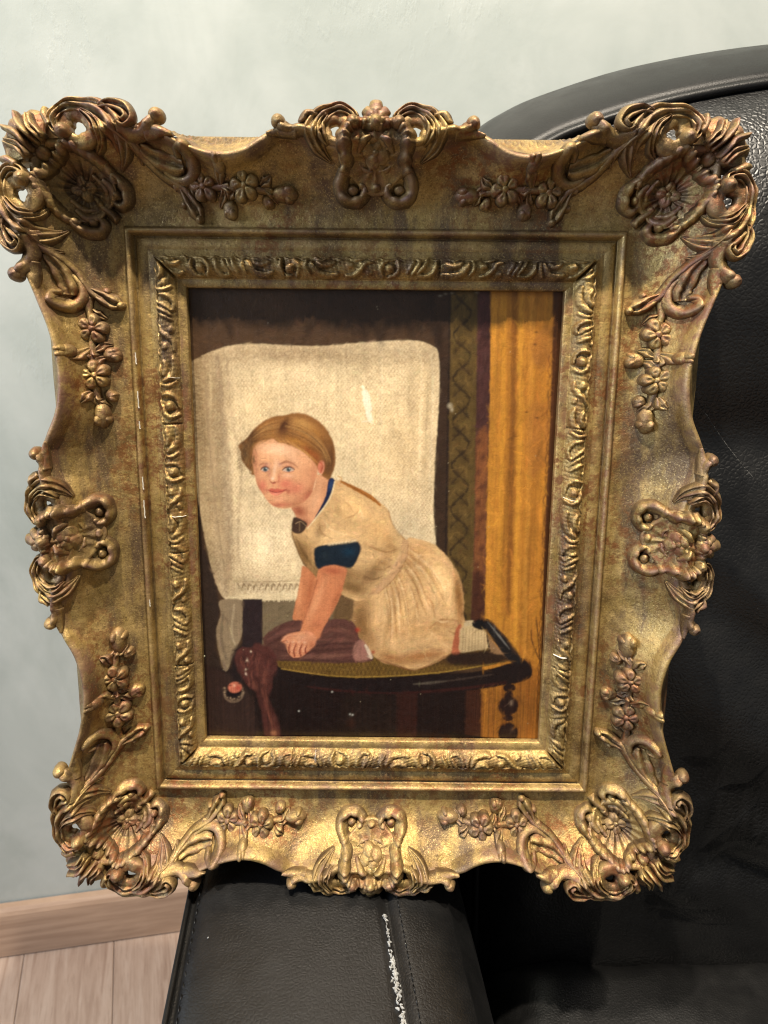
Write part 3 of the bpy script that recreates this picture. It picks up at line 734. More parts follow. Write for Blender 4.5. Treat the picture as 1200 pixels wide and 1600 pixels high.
# ---- flower sprays lying in the hollow, two on each rail
def spray(side, g, seed):
    rs = random.Random(seed); J = lambda a=.9: rs.uniform(-a, a); M0 = side_map(side)
    if side in ('top', 'bottom'): st, ln = 101, 60
    else: st, ln = 124, 66
    M = lambda q, d: M0(g*(st-q*ln/66), 46.4+(d-45)*.92)                  # q runs from the corner stem to the tip, 0..66
    o = Orn(M); o.stroke([(0, 46), (6, 46.6), (14, 45.4), (26, 45.2), (38, 45), (50, 44), (58, 43)], [2.4, 2.2, 2.0, 2.0, 2.0, 2.0, 1.4], [3.2, 3.2, 3, 2.6, 2.6, 2.8, 2.4])
    root = o.build('flower_spray', frame)
    root['label'] = 'flower spray on the %s rail, %s of its middle' % (side, {('top', 1): 'right', ('top', -1): 'left', ('bottom', 1): 'right', ('bottom', -1): 'left', ('left', 1): 'above', ('left', -1): 'below', ('right', 1): 'above', ('right', -1): 'below'}[(side, g)])
    for c, R in (((16.5+J(), 44.8+J()), 8.4+J(.4)), ((40.0+J(), 44.6+J()), 8.2+J(.4))):
        f = Orn(M); rot = rs.random()*6; pw = [rs.uniform(.8, 1.15) for _ in range(5)]
        def pet(t, rot=rot): return abs(math.cos(2.5*(t+rot)))
        def wgt(t, rot=rot, pw=pw): return pw[int(((t+rot)/(2*math.pi)*5+.5) % 5)]
        def Rf(t, R=R): return R*(.66+.34*pet(t)**.6)*(1+.06*math.sin(2*t+R*9))
        def Hf(r, t):
            k = pet(t)
            return 2.4+3.5*math.sin(math.pi*min(1, .10+r*.80))*(.25+.75*k**.55)*wgt(t)-1.1*math.exp(-((r-.55)/.22)**2)*k**6-3.0*max(0, r-.86)*5*.6
        f.polar(c, Rf, Hf, 12, 70, lambda r, t: .8*math.sin(math.pi*r)*pet(t), bottom=-2)
        f.ball(c, 2.4, 3.0, 2.4); f.build('flower', root)
    def bud(c, r, sq, ang, h=4.3):
        b = Orn(M); b.ball(c, r, h, 0, sq, ang); b.ball((c[0]+math.cos(ang+.5)*r*sq*.4, c[1]+math.sin(ang+.5)*r*sq*.4), r*.66, h*1.12, 0, 1.3, ang); b.ball((c[0]+math.cos(ang-.9)*r*sq*.4, c[1]+math.sin(ang-.9)*r*sq*.4), r*.55, h*.98, 0, 1.3, ang-.6); b.build('bud', root)
    bud((28.5+J(), 54.6+J()), 3.5, 1.3, 1.7); bud((29.0+J(), 36.0+J()), 4.3, 1.3, -1.5)
    bud((51+J(), 38.4+J()), 3.2, 1.2, -.9); bud((60.5, 42.2+J()), 4.3, 1.8, .02, 5.6)
    def leaf(a, b, w, h=4.4):
        l = Orn(M); m_ = ((a[0]+b[0])/2+J(), (a[1]+b[1])/2+J()); l.stroke([a, m_, b], [1.2, w, .6], [2.8, h, 1.6], 'leaf', 2); l.build('leaf', root)
    leaf((26, 46), (31, 54), 3.6); leaf((27.5, 44), (24, 36), 3.2); leaf((48, 46), (54, 50.5), 3.6); leaf((33, 45), (30, 39), 3.0); leaf((53, 44.4), (56.5, 38), 2.9); leaf((7, 45), (11, 38), 2.8); leaf((27, 45.5), (32.5, 44.5), 3.4, 5); leaf((50, 44.5), (57, 43), 3.2, 4.6)
k = 0
for s in RAILS:
    for g in (-1, 1): spray(s, g, 40+k); k += 1

# ---- scale pattern pressed into the sloping outer edge of the top rail, seen above the dips
def lattice(g):
    V, F, A = [], [], []
    nx, nk = 240, 14
    for i in range(nx+1):
        x = 46+ (104-46)*i/nx; rim = float(DR_TOP(x/(100+62)*162)); do = max(72, rim+3)
        for k in range(nk+1):
            u = k/nk; d = rim+1.6+(do-rim-1.6)*u; z = float(np.interp(u, [0, .35, .8, 1], [26.2, 18.4, 8.4, 4.4]))
            ph = (x % 8)/8-.5; arc = abs(math.hypot(ph*2, (1-u)*1.25)-.82); arc2 = abs(math.hypot(((x+4) % 8)/8*2-1, (1-u)*1.25)-.82)
            h = (.9*max(0, 1-arc/.2)+.9*max(0, 1-arc2/.2)+.8*max(0, 1-math.hypot(ph*2, (1-u)*1.25-.25)/.3))*min(1, (1-u)*6)*min(1, u*6)
            V.append(P3(g*x, 130+d+.25+h*.6, z+.25+h*.6)); A.append(h*.5)
    for i in range(nx):
        for k in range(nk):
            a, b, c, d = i*(nk+1)+k, (i+1)*(nk+1)+k, (i+1)*(nk+1)+k+1, i*(nk+1)+k+1
            F.append((a, b, c, d) if g > 0 else (d, c, b, a))
    mesh_obj('scale_border', V, F, GOLD_BAND, RAILS['top'], True, A)
lattice(-1); lattice(1)

# ---- chips: white gesso hairlines at open joints, a flake caught at the picture's left edge
gesso = mat_plain('bare_gesso', (.68, .64, .56), .85)
def chip(name, parent, a, b, r, z0=None):
    V, F = [], []
    A_, B_ = np.array(a, float), np.array(b, float); d = (B_-A_)/max(1e-6, np.linalg.norm(B_-A_)); nn = np.array([-d[1], d[0]])
    N = 6
    for i in range(N+1):
        p = A_+(B_-A_)*i/N+nn*.12*math.sin(i*2.3); rr = r*(.6+.4*math.sin(i*1.7+1)**2)
        z = z0(i/N) if z0 else base_z(*p)
        for q, h in ((-1, -.6), (-.4, .25), (.4, .25), (1, -.6)): V.append(P3(p[0]+nn[0]*rr*q, p[1]+nn[1]*rr*q, z+h))
    for i in range(N):
        for k in range(3): a_ = i*4+k; F.append((a_, a_+1, a_+5, a_+4))
    return mesh_obj(name, V, F, gesso, parent)
arcz = lambda u: 2.2+5.4*math.sin(math.pi*(.06+u*.9))
chip('gesso_crack', RAILS['right'], (104.6, -72.6), (114.8, -73.6), .36, arcz); chip('gesso_crack', RAILS['right'], (104.6, 20), (114.6, 17.5), .14, arcz)
chip('gesso_crack', RAILS['left'], (-104.5, 7.6), (-114.6, 7.6), .16, arcz); chip('gesso_crack', RAILS['left'], (-104.5, 83), (-114.6, 83.4), .10, arcz)
chip('gesso_crack', RAILS['bottom'], (-33.6, -134.4), (-34.0, -144.6), .15, arcz)
for y, l in ((96, 6), (76, 9), (30, 7), (17, 10), (60, 4), (-40, 4)):
    chip('worn_edge', RAILS['left'], (-126.2, y), (-126.0, y-l), .30, lambda u: 8.15)

# ================================================================ the painting: a panel inside the frame
# ---------------------------------------------------------------- the painting's picture (flat paint, computed as vertex colours)
PMM = 0.41                                    # mm per canvas sample
PW, PH = 206.0, 266.0                         # panel size, mm
NX, NY = int(PW/PMM)+1, int(PH/PMM)+1

def paint_picture(inv):
    R_ = math.radians
    rs = np.random.RandomState(5)
    img = np.zeros((NY, NX, 3))
    def srgb(c):
        c = np.asarray(c, float)/255.0
        return np.where(c <= .04045, c/12.92, ((c+.055)/1.055)**2.4)
    def T(p):                                 # photo pixel -> canvas sample
        x, y = inv(p, -5.0)
        return ((x+PW/2)/PMM, (PH/2-y)/PMM)
    S = 0.36/PMM                              # canvas samples per photo pixel (about)
    def vnoise(cx, cy, seed):                 # smooth value noise, cell size in samples
        r = np.random.RandomState(seed)
        gx, gy = int(NX/cx)+3, int(NY/cy)+3
        g = r.rand(gy, gx)
        xs, ys = np.arange(NX)/cx, np.arange(NY)/cy
        xi, yi = xs.astype(int), ys.astype(int)
        fx, fy = xs-xi, ys-yi
        fx = fx*fx*(3-2*fx); fy = fy*fy*(3-2*fy)
        a = g[yi][:, xi]; b = g[yi][:, xi+1]; c = g[yi+1][:, xi]; d = g[yi+1][:, xi+1]
        return (a*(1-fx)+b*fx)*(1-fy)[:, None]+(c*(1-fx)+d*fx)*fy[:, None]-.5
    EDGE = vnoise(3.5, 3.5, 77)*.5
    def spline(pts, closed, n=8):
        P = np.array(pts, float); N = len(P); out = []
        rng = range(N) if closed else range(N-1)
        for i in rng:
            if closed: p0, p1, p2, p3 = P[i-1], P[i], P[(i+1) % N], P[(i+2) % N]
            else: p0, p1, p2, p3 = P[max(i-1, 0)], P[i], P[i+1], P[min(i+2, N-1)]
            for k in range(n):
                t = k/n
                out.append(.5*((2*p1)+(-p0+p2)*t+(2*p0-5*p1+4*p2-p3)*t*t+(-p0+3*p1-3*p2+p3)*t**3))
        if not closed: out.append(P[-1])
        return np.array(out)
    def bbox(P, pad):
        return (max(int(P[:, 0].min()-pad), 0), min(int(P[:, 0].max()+pad)+2, NX),
                max(int(P[:, 1].min()-pad), 0), min(int(P[:, 1].max()+pad)+2, NY))
    def dist_seg(X, Y, A, B):
        d = B-A; L = d@d+1e-9
        t = np.clip(((X-A[0])*d[0]+(Y-A[1])*d[1])/L, 0, 1)
        return np.hypot(X-A[0]-t*d[0], Y-A[1]-t*d[1]), t
    def mask_poly(pts, feather=1.0, smooth=True):
        P = np.array([T(p) for p in pts])
        if smooth: P = spline(P, True, 5)
        f = max(feather*S, .6)
        x0, x1, y0, y1 = bbox(P, f+1)
        m = np.zeros((NY, NX))
        if x1 <= x0 or y1 <= y0: return m
        X, Y = np.meshgrid(np.arange(x0, x1, dtype=float), np.arange(y0, y1, dtype=float))
        ins = np.zeros(X.shape, bool); D = np.full(X.shape, 1e9)
        for i in range(len(P)):
            A, B = P[i-1], P[i]
            c = (A[1] > Y) != (B[1] > Y)
            if A[1] != B[1]:
                ins ^= c & (X < (B[0]-A[0])*(Y-A[1])/(B[1]-A[1])+A[0])
            ax0, ax1 = min(A[0], B[0])-f, max(A[0], B[0])+f
            ay0, ay1 = min(A[1], B[1])-f, max(A[1], B[1])+f
            i0, i1 = max(int(ax0)-x0, 0), min(int(ax1)+2-x0, X.shape[1])
            j0, j1 = max(int(ay0)-y0, 0), min(int(ay1)+2-y0, X.shape[0])
            if i1 > i0 and j1 > j0:
                d, _ = dist_seg(X[j0:j1, i0:i1], Y[j0:j1, i0:i1], A, B)
                D[j0:j1, i0:i1] = np.minimum(D[j0:j1, i0:i1], d)
        sd = np.where(ins, D, -D)
        t = np.clip((sd+EDGE[y0:y1, x0:x1]*f)/(2*f)+.5, 0, 1)
        m[y0:y1, x0:x1] = t*t*(3-2*t)
        return m
    def mask_stroke(pts, w, feather=1.0, smooth=True):
        P = np.array([T(p) for p in pts])
        ws = np.interp(np.linspace(0, 1, 64), np.linspace(0, 1, len(w)), w) if np.ndim(w) else np.full(64, w)
        if smooth and len(P) > 2: P = spline(P, False, 6)
        f = max(feather*S, .5); wm = ws.max()*S
        x0, x1, y0, y1 = bbox(P, f+wm+1)
        m = np.zeros((NY, NX))
        if x1 <= x0 or y1 <= y0: return m
        X, Y = np.meshgrid(np.arange(x0, x1, dtype=float), np.arange(y0, y1, dtype=float))
        M = np.zeros(X.shape); n = len(P)-1
        for i in range(n):
            d, t = dist_seg(X, Y, P[i], P[i+1])
            wl = np.interp((i+t)/n, np.linspace(0, 1, 64), ws)*S*.5
            M = np.maximum(M, np.clip((wl-d)/f+.5, 0, 1))
        m[y0:y1, x0:x1] = M*M*(3-2*M)
        return m
    def mask_blob(c, rx, ry, ang=0, hard=0.0):
        cx, cy = T(c); a = math.radians(ang)
        X, Y = np.meshgrid(np.arange(NX)-cx, np.arange(NY)-cy)
        u = (X*math.cos(a)+Y*math.sin(a))/(rx*S); v = (-X*math.sin(a)+Y*math.cos(a))/(ry*S)
        r = np.sqrt(u*u+v*v)
        if hard: return np.clip((1-r)/(1-hard)+0, 0, 1)
        return np.exp(-1.6*r*r)
    def put(m, col, a=1.0):
        nonlocal img
        k = (m*a)[..., None]
        img = img*(1-k)+srgb(col)*k
    def fill(pts, col, feather=1.0, a=1.0, clip=None, smooth=True):
        m = mask_poly(pts, feather, smooth)
        if clip is not None: m = m*clip
        put(m, col, a); return m
    def stroke(pts, w, col, a=1.0, feather=1.0, clip=None):
        m = mask_stroke(pts, w, feather)
        if clip is not None: m = m*clip
        put(m, col, a)
    def blob(c, rx, ry, col, a=.6, ang=0, clip=None, hard=0.0):
        m = mask_blob(c, rx, ry, ang, hard)
        if clip is not None: m = m*clip
        put(m, col, a)
    def burn(c, rx, ry, amt, ang=0, clip=None, tint=(1, 1, 1)):   # lighter (+) or darker (-) passage of paint
        nonlocal img
        m = mask_blob(c, rx, ry, ang)
        if clip is not None: m = m*clip
        img = img*(1+m[..., None]*amt*np.array(tint))
    def dabs(n, ln, wd, alpha, jit, seed, region=None, skip=None):  # short strokes that follow the forms, each a little off in colour
        nonlocal img
        r = np.random.RandomState(seed)
        L = img.mean(2)
        for _ in range(2):
            p = np.pad(L, 2, mode='edge'); L = sum(p[i:i+NY, j:j+NX] for i in range(5) for j in range(5))/25
        gy, gx = np.gradient(L); fld = vnoise(60, 60, seed+5)*6
        if region is not None: ys, xs = np.nonzero(region > .5); k = r.randint(0, len(ys), n); Y, X = ys[k], xs[k]
        else: Y, X = r.randint(0, NY, n), r.randint(0, NX, n)
        R = int(ln)+2; yy, xx = np.mgrid[-R:R+1, -R:R+1]
        for y, x in zip(Y, X):
            if skip is not None and skip[y, x] > .3: continue
            if y < R or x < R or y >= NY-R or x >= NX-R: continue
            g = math.hypot(gx[y, x], gy[y, x])
            a = math.atan2(gy[y, x], gx[y, x])+math.pi/2 if g > .0015 else fld[y, x]+1.4
            a += r.randn()*.25; ca, sa = math.cos(a), math.sin(a)
            u = (xx*ca+yy*sa)/(ln*(.6+.5*r.rand())); v = (-xx*sa+yy*ca)/(wd*(.7+.6*r.rand()))
            m = np.clip(1.2-(u*u+v*v)**.8, 0, 1)*alpha*(.7+.6*np.sin(v*5+r.rand()*6)**2)
            c = img[y, x]*(1+r.randn()*jit)*(1+r.randn(3)*jit*.25)
            sl = (slice(y-R, y+R+1), slice(x-R, x+R+1)); m = np.clip(m, 0, 1)[..., None]
            img[sl] = img[sl]*(1-m)+c*m
    def brush(m, cx, cy, amt, seed):          # streaky paint handling inside a mask
        nonlocal img
        n = vnoise(cx, cy, seed)+.6*vnoise(cx*.45+.6, cy*.45+.6, seed+1)
        img = img*(1+(m*n*amt)[..., None])
    ALL = np.ones((NY, NX))
    ys_, xs_ = np.mgrid[0:NY, 0:NX]

    # room wall and darks
    put(ALL, (84, 62, 42))
    blob((330, 470), 120, 60, (80, 60, 42), .6)
    blob((560, 470), 160, 60, (56, 40, 30), .8)
    blob((690, 470), 60, 70, (46, 32, 24), .8)
    fill([(270, 760), (312, 775), (318, 850), (335, 900), (345, 950), (338, 1010), (350, 1055), (300, 1200), (270, 1200)], (58, 44, 36), 4, smooth=False)
    # dark floor
    fill([(290, 1040), (355, 1045), (420, 1035), (900, 1060), (900, 1190), (290, 1190)], (34, 20, 16), 5, smooth=False)
    fill([(410, 930), (560, 930), (560, 1030), (408, 1030)], (124, 108, 84), 2, smooth=False)
    fill([(290, 1030), (372, 1056), (396, 1090), (410, 1190), (290, 1190)], (60, 42, 36), 5, .85, smooth=False)
    # wallpaper and curtain at the right
    fill([(680, 440), (712, 440), (709, 700), (700, 1000), (690, 1010), (676, 860)], (64, 46, 32), 1.5, smooth=False)
    stroke([(703, 440), (702, 560), (698, 760), (696, 900)], 3, (42, 30, 22), .8, 1.5)
    wp = fill([(705, 440), (748, 440), (746, 600), (741, 850), (735, 1000), (697, 1000), (701, 760)], (96, 76, 40), 1.5, smooth=False)
    for k in range(16):
        y = 470+k*34; x = 724-(y-440)*.018; sg = 1 if k % 2 else -1
        stroke([(x-14*sg, y+16), (x-4*sg, y+6), (x+8*sg, y-4), (x+13*sg, y-16), (x+6*sg, y-22)], [2, 4, 3, 2], (54, 40, 22), .8, 1.8, wp)
        stroke([(x+13*sg, y+14), (x+4*sg, y+4), (x-8*sg, y-8)], [3, 2], (60, 44, 24), .7, 1.8, wp)
        blob((x+9*sg, y+8), 7, 5, (62, 46, 26), .6, 40*sg, wp)
        blob((x-10*sg, y-6), 5, 7, (120, 96, 52), .5, 20*sg, wp)
        stroke([(x-15, y-3+4*sg), (x-5*sg, y-12), (x+10, y-5)], 1.6, (128, 102, 58), .45, 1.5, wp); blob((x+4*sg, y-2), 4, 8, (58, 42, 24), .6, 30*sg, wp)
    pu = fill([(747, 440), (768, 440), (765, 650), (759, 850), (757, 1000), (735, 1000), (741, 850), (744, 640)], (80, 50, 46), 1.5, smooth=False)
    fill([(743, 690), (763, 680), (759, 850), (756, 960), (738, 960), (741, 800)], (136, 86, 48), 5, .8, pu)
    for k in range(12):
        y = 690+k*24; x = 752-(y-690)*.02
        blob((x+(3 if k % 2 else -4), y), 5, 8, (80, 46, 34), .7, 30, pu)
    fill([(735, 900), (757, 900), (757, 975), (735, 975)], (66, 36, 28), 6, .8, pu)
    cur = fill([(767, 440), (872, 440), (864, 520), (858, 700), (851, 840), (847, 1000), (843, 1190), (750, 1190), (752, 1080), (758, 960), (760, 840), (766, 620)], (184, 128, 52), 1.2, smooth=False)
    fill([(799, 440), (810, 440), (808, 560), (801, 860), (797, 960), (790, 960), (792, 850), (797, 620)], (128, 80, 34), 3, .75, cur, False)
    for x0, x1, c, w, a in ((771, 763, (208, 148, 60), 10, .5), (788, 780, (204, 146, 56), 8, .6), (795, 787, (160, 106, 42), 5, .6), (815, 806, (214, 154, 62), 6, .8),
                            (824, 815, (172, 116, 46), 4, .8), (832, 822, (198, 140, 62), 5, .7), (845, 832, (176, 116, 46), 10, .5), (840, 826, (154, 100, 40), 3, .6), (855, 842, (196, 132, 50), 5, .7)):
        stroke([(x0, 440), ((x0+x1)/2+1, 700), (x1, 900), (x1-4, 1190)], w, c, a*.8, 5, cur)
    fill([(828, 545), (850, 510), (868, 520), (862, 560), (845, 580)], (150, 100, 50), 6, .6, cur)
    fill([(826, 640), (860, 640), (855, 720), (828, 740)], (158, 104, 52), 8, .5, cur)
    fill([(740, 1090), (850, 1050), (850, 1190), (740, 1190)], (132, 78, 32), 22, .6, cur)
    fill([(864, 430), (900, 430), (900, 1200), (842, 1200), (846, 1000), (851, 840), (858, 700), (864, 520)], (84, 50, 24), 1.5, smooth=False)
    for k in range(34):
        y = 560+k*17+rs.rand()*8; x = 864-(y-520)*.036
        stroke([(x, y-14), (x-3-rs.rand()*3, y), (x-1, y+12)], [1, 2.4, 1], (112, 70, 34), .7, 1)
    stroke([(830, 985), (832, 1005), (842, 1030)], [2, 3, 1.5], (70, 40, 22), .9)
    stroke([(838, 965), (841, 1000), (846, 1060)], [1.5, 2, 1.5], (80, 46, 24), .9)
    for c_, rx_, ry_, a_ in (((776, 800), 6, 300, .10), ((790, 800), 5, 300, -.16), ((814, 800), 8, 300, .10), ((830, 850), 5, 260, -.16), ((848, 900), 8, 260, -.12), ((800, 1110), 50, 60, -.25), ((765, 700), 4, 300, -.15)): burn(c_, rx_, ry_, a_, 2.4, cur)
    brush(cur, 2.2, 60, .16, 11); brush(wp+pu, 2.5, 12, .3, 15)
    # linen blind
    bl = fill([(285, 584), (302, 564), (340, 546), (378, 538), (430, 539), (500, 541), (560, 536), (640, 532), (672, 539), (685, 556), (686, 620),
               (681, 700), (677, 790), (676, 900), (600, 935), (470, 936), (420, 938), (382, 941), (352, 936), (336, 905), (322, 850), (310, 780), (298, 700), (288, 640)], (234, 213, 176), 1.4)
    blob((328, 640), 34, 150, (164, 140, 108), .9, 0, bl)
    blob((345, 800), 30, 130, (168, 142, 110), .95, -6, bl)
    blob((335, 900), 30, 60, (176, 156, 130), .8, 0, bl)
    blob((300, 620), 18, 200, (128, 106, 78), .95, 0, bl)
    blob((480, 552), 220, 24, (176, 152, 122), .9, 0, bl); blob((660, 600), 24, 90, (206, 180, 138), .6, 0, bl); blob((520, 880), 60, 40, (206, 178, 136), .6, 0, bl)
    blob((620, 550), 90, 22, (190, 172, 142), .8, 0, bl)
    blob((630, 700), 60, 110, (226, 197, 152), .8, 0, bl)
    blob((415, 640), 60, 60, (226, 202, 160), .7, 0, bl)
    blob((590, 700), 40, 60, (232, 206, 162), .6, 0, bl)
    blob((410, 840), 50, 55, (252, 234, 200), .95, 0, bl)
    blob((400, 780), 60, 110, (244, 222, 184), .7, 0, bl); blob((560, 640), 110, 90, (240, 216, 172), .6, 0, bl)
    blob((645, 830), 30, 40, (206, 188, 156), .8, 0, bl)
    blob((400, 915), 70, 22, (204, 184, 152), .8, 0, bl)
    for x0, w, c, a in ((325, 5, (206, 184, 148), .6), (352, 7, (198, 176, 142), .5), (370, 4, (226, 206, 168), .5), (484, 6, (232, 212, 176), .5), (534, 6, (238, 216, 176), .5),
                        (592, 6, (224, 206, 172), .4), (655, 5, (240, 220, 182), .55), (664, 3, (198, 178, 142), .5), (672, 4, (236, 218, 184), .6)):
        stroke([(x0+2, 548), (x0+4, 620), (x0-1, 760)], [w*.4, w, w*.3], c, a, 4, bl)
    stroke([(355, 560), (362, 650), (376, 740), (372, 860), (388, 915)], [3, 5, 3], (150, 128, 104), .35, 4, bl)
    stroke([(340, 560), (352, 700), (358, 860), (352, 930)], [8, 14, 8], (160, 138, 116), .45, 8, bl)
    # woven net of the blind
    px = xs_*PMM; py = ys_*PMM
    net = np.maximum(np.abs(((px*.9+py*.6)/1.75) % 1-.5), np.abs(((px*.9-py*.6)/1.75) % 1-.5))
    net = np.clip((net-.36)/.1, 0, 1)*(.55+.9*(vnoise(14, 14, 3)+.5))
    put(bl*net, (160, 134, 102), .46)
    g = vnoise(1.6, 1.6, 8); put(bl*np.clip(g*3, 0, 1), (250, 230, 190), .26); put(bl*np.clip(-g*3-.3, 0, 1), (160, 130, 92), .26)
    # left selvage: zigzag lace and the lace band at the bottom
    for k in range(26):
        y = 585+k*13.5; x = 312+max(0, y-720)*.12
        stroke([(x-8, y), (x+6, y+4), (x-6, y+10)], 2.2, (202, 182, 148), .55, 1, bl)
    stroke([(320, 570), (326, 680), (338, 800), (352, 900)], 2.5, (150, 130, 104), .6, 2, bl)
    stroke([(318, 580), (330, 700), (344, 830), (362, 925)], [6, 16, 12], (196, 172, 138), .4, 6, bl)
    stroke([(366, 909), (420, 909), (480, 907)], 1.6, (150, 128, 98), .7, 1)
    zz = [(372+k*4.6, 922 if k % 2 else 912) for k in range(24)]
    stroke(zz, 2.2, (132, 108, 80), .75, 1); stroke([(a+2, b+5) for a, b in zz], 1.6, (238, 220, 186), .7, 1)
    for k in range(56):
        x = 354+k*2.2; stroke([(x, 928+max(0, 6-k*.4)), (x+rs.rand()*2-1, 937+rs.rand()*3)], 1.7, (232, 214, 178), .75, .8)
    brush(bl, 3, 30, .10, 21); brush(bl, 40, 40, .10, 27)
    for c, rx, ry, a, an in (((312, 640), 12, 130, -.28, 0), ((344, 660), 9, 150, -.20, 2), ((366, 720), 8, 120, .14, 2), ((330, 860), 16, 80, -.22, -8), ((356, 880), 9, 60, -.16, 0), ((500, 556), 200, 16, -.14, 0), ((420, 860), 44, 60, .16, 0),
                            ((410, 640), 50, 70, .08, 0), ((600, 680), 50, 90, .08, 0), ((668, 700), 8, 160, -.14, 0), ((656, 660), 6, 120, .10, 0), ((520, 610), 5, 60, .08, 4), ((560, 620), 5, 70, -.07, 0), ((456, 600), 6, 60, -.07, 0), ((640, 620), 6, 70, -.07, 0), ((600, 600), 5, 60, .07, 0)):
        burn(c, rx, ry, a, an, bl, (.9, 1, 1.15) if a < 0 else (1, 1, 1))
    dabs(3400, 7, 1.6, .40, .10, 101, bl)
    # hanging corner of cloth, table leg
    hc = fill([(344, 938), (384, 941), (380, 985), (366, 1020), (353, 1049), (342, 1020), (338, 985), (345, 960)], (150, 131, 106), 1.5)
    stroke([(366, 945), (362, 985), (368, 1010)], [3, 4, 2], (186, 168, 140), .6, 2, hc); stroke([(348, 960), (346, 1000), (354, 1030)], 4, (114, 98, 82), .6, 3, hc)
    fill([(379, 936), (410, 936), (410, 1020), (378, 1040)], (48, 35, 36), 1.2, smooth=False)
    fill([(366, 1014), (392, 1010), (386, 1060), (362, 1060)], (40, 28, 28), 5)
    for k in range(26):
        x = 335+rs.rand()*480; stroke([(x, 1045), (x-1, 1175)], 2, (48, 34, 28) if rs.rand() > .5 else (24, 16, 16), .35, 1.5)
    fill([(620, 1075), (652, 1073), (650, 1170), (618, 1170)], (60, 32, 24), 3, .8, smooth=False)
    fill([(728, 1072), (754, 1068), (752, 1170), (726, 1170)], (72, 40, 26), 4, .8, smooth=False)
    fill([(540, 1085), (610, 1090), (612, 1160), (540, 1160)], (44, 30, 22), 8, .6)
    blob((548, 1117), 4, 3, (96, 92, 84), .7); blob((549, 1130), 8, 12, (66, 38, 26), .7)
    stroke([(690, 1145), (760, 1154), (840, 1162)], 5, (20, 13, 14), .9, 2)
    # caned seat
    st = fill([(425, 1022), (520, 1018), (700, 1008), (800, 1018), (796, 1032), (740, 1044), (660, 1053), (560, 1058), (480, 1052), (436, 1042)], (108, 82, 38), 1.2)
    for k in range(60):
        x = 420+k*7
        stroke([(x, 1060), (x+26, 1008)], 1.3, (82, 60, 28), .7, .8, st); stroke([(x+26, 1060), (x, 1008)], 1.2, (158, 128, 62), .4, .8, st)
    blob((700, 1030), 60, 14, (74, 50, 28), .8, -6, st)
    stroke([(440, 1045), (520, 1056), (600, 1057), (700, 1049), (790, 1033)], [2, 2.4, 2.6, 1.5], (166, 134, 64), .75, 1)
    rail = fill([(418, 1040), (470, 1055), (560, 1062), (640, 1060), (740, 1050), (798, 1036), (812, 1028), (826, 1034), (832, 1048), (824, 1062), (790, 1070), (720, 1080), (620, 1084), (520, 1080), (450, 1066), (424, 1056)], (34, 22, 20), 1.2)
    stroke([(480, 1074), (600, 1084), (720, 1076), (790, 1066)], 5, (66, 30, 24), .7, 3, rail)
    stroke([(646, 1069), (672, 1067), (698, 1064)], [2, 5, 2], (104, 94, 82), .6, 2.5, rail); stroke([(700, 1064), (770, 1054)], 3, (74, 60, 52), .7, 2, rail)
    lg = (42, 24, 20)
    for c, rx, ry in (((796, 1075), 11, 8), ((795, 1087), 8, 8), ((794, 1103), 18, 19), ((794, 1122), 9, 6), ((794, 1145), 18, 20), ((794, 1166), 12, 12)):
        blob(c, rx, ry, lg, 1, 0, None, .86)
    blob((799, 1098), 4, 6, (150, 128, 108), .7); blob((800, 1140), 4, 6, (104, 82, 68), .6)
    # skirt, bodice
    sk = fill([(633, 845), (654, 843), (680, 852), (703, 876), (718, 902), (724, 932), (724, 960), (726, 976), (714, 998), (709, 1017), (680, 1036), (648, 1046),
               (628, 1042), (601, 1036), (583, 1024), (565, 1000), (546, 974), (548, 936), (575, 925), (600, 905)], (214, 176, 128), 1.4)
    for c, rx, ry, col, a, an in (((560, 960), 22, 50, (140, 104, 64), .8, 10), ((692, 912), 22, 42, (238, 200, 148), .85, -22), ((716, 930), 9, 46, (166, 116, 66), .8, -6), ((640, 985), 60, 16, (196, 150, 98), .5, 0), ((570, 985), 12, 40, (128, 92, 52), .7, 0), ((640, 950), 24, 60, (224, 184, 132), .6, 10), ((600, 960), 12, 50, (226, 188, 140), .6, 6),
                                  ((660, 1025), 60, 12, (160, 104, 58), .8, -8), ((720, 950), 10, 50, (172, 124, 76), .7, 0), ((690, 975), 30, 10, (178, 132, 84), .6, 10), ((610, 1028), 24, 10, (164, 110, 66), .7, 10),
                                  ((625, 885), 14, 30, (186, 140, 92), .6, 30), ((655, 860), 26, 12, (200, 156, 106), .7, 0), ((580, 1000), 12, 24, (164, 122, 78), .7, 0)):
        blob(c, rx, ry, col, a, an, sk)
    for k in range(24):
        t = k/23; x0, y0 = 636-38*t, 852+62*t
        x1, y1 = 690-100*t+rs.rand()*20, 925+90*t
        stroke([(x0, y0), ((x0+x1)/2+4, (y0+y1)/2-7), (x1, y1)], [1, 3.5, 1], [(164, 120, 74), (244, 212, 166), (176, 134, 88)][k % 3], .55, 1.3, sk)
    for p in ([(668, 985), (690, 968), (722, 972)], [(680, 965), (674, 940), (660, 925)], [(700, 985), (712, 990), (722, 980)]):
        stroke(p, [1, 3, 1], (156, 108, 64), .6, 2, sk)
    stroke([(676, 966), (690, 972), (704, 970)], [1, 3, 1], (236, 204, 158), .7, 1.5, sk)
    stroke([(590, 1030), (628, 1043), (650, 1046), (680, 1035), (708, 1018)], 3, (122, 74, 40), .6, 2)
    for k in range(30):
        x, y = 600+rs.rand()*100, 870+rs.rand()*140
        stroke([(x, y), (x+6+rs.rand()*10, y+10+rs.rand()*16)], [.6, 2, .6], (244, 210, 160) if k % 2 else (178, 130, 80), .35, 1.4, sk)
    # dark under belly
    fill([(534, 922), (552, 930), (548, 970), (520, 966)], (108, 84, 56), 3)
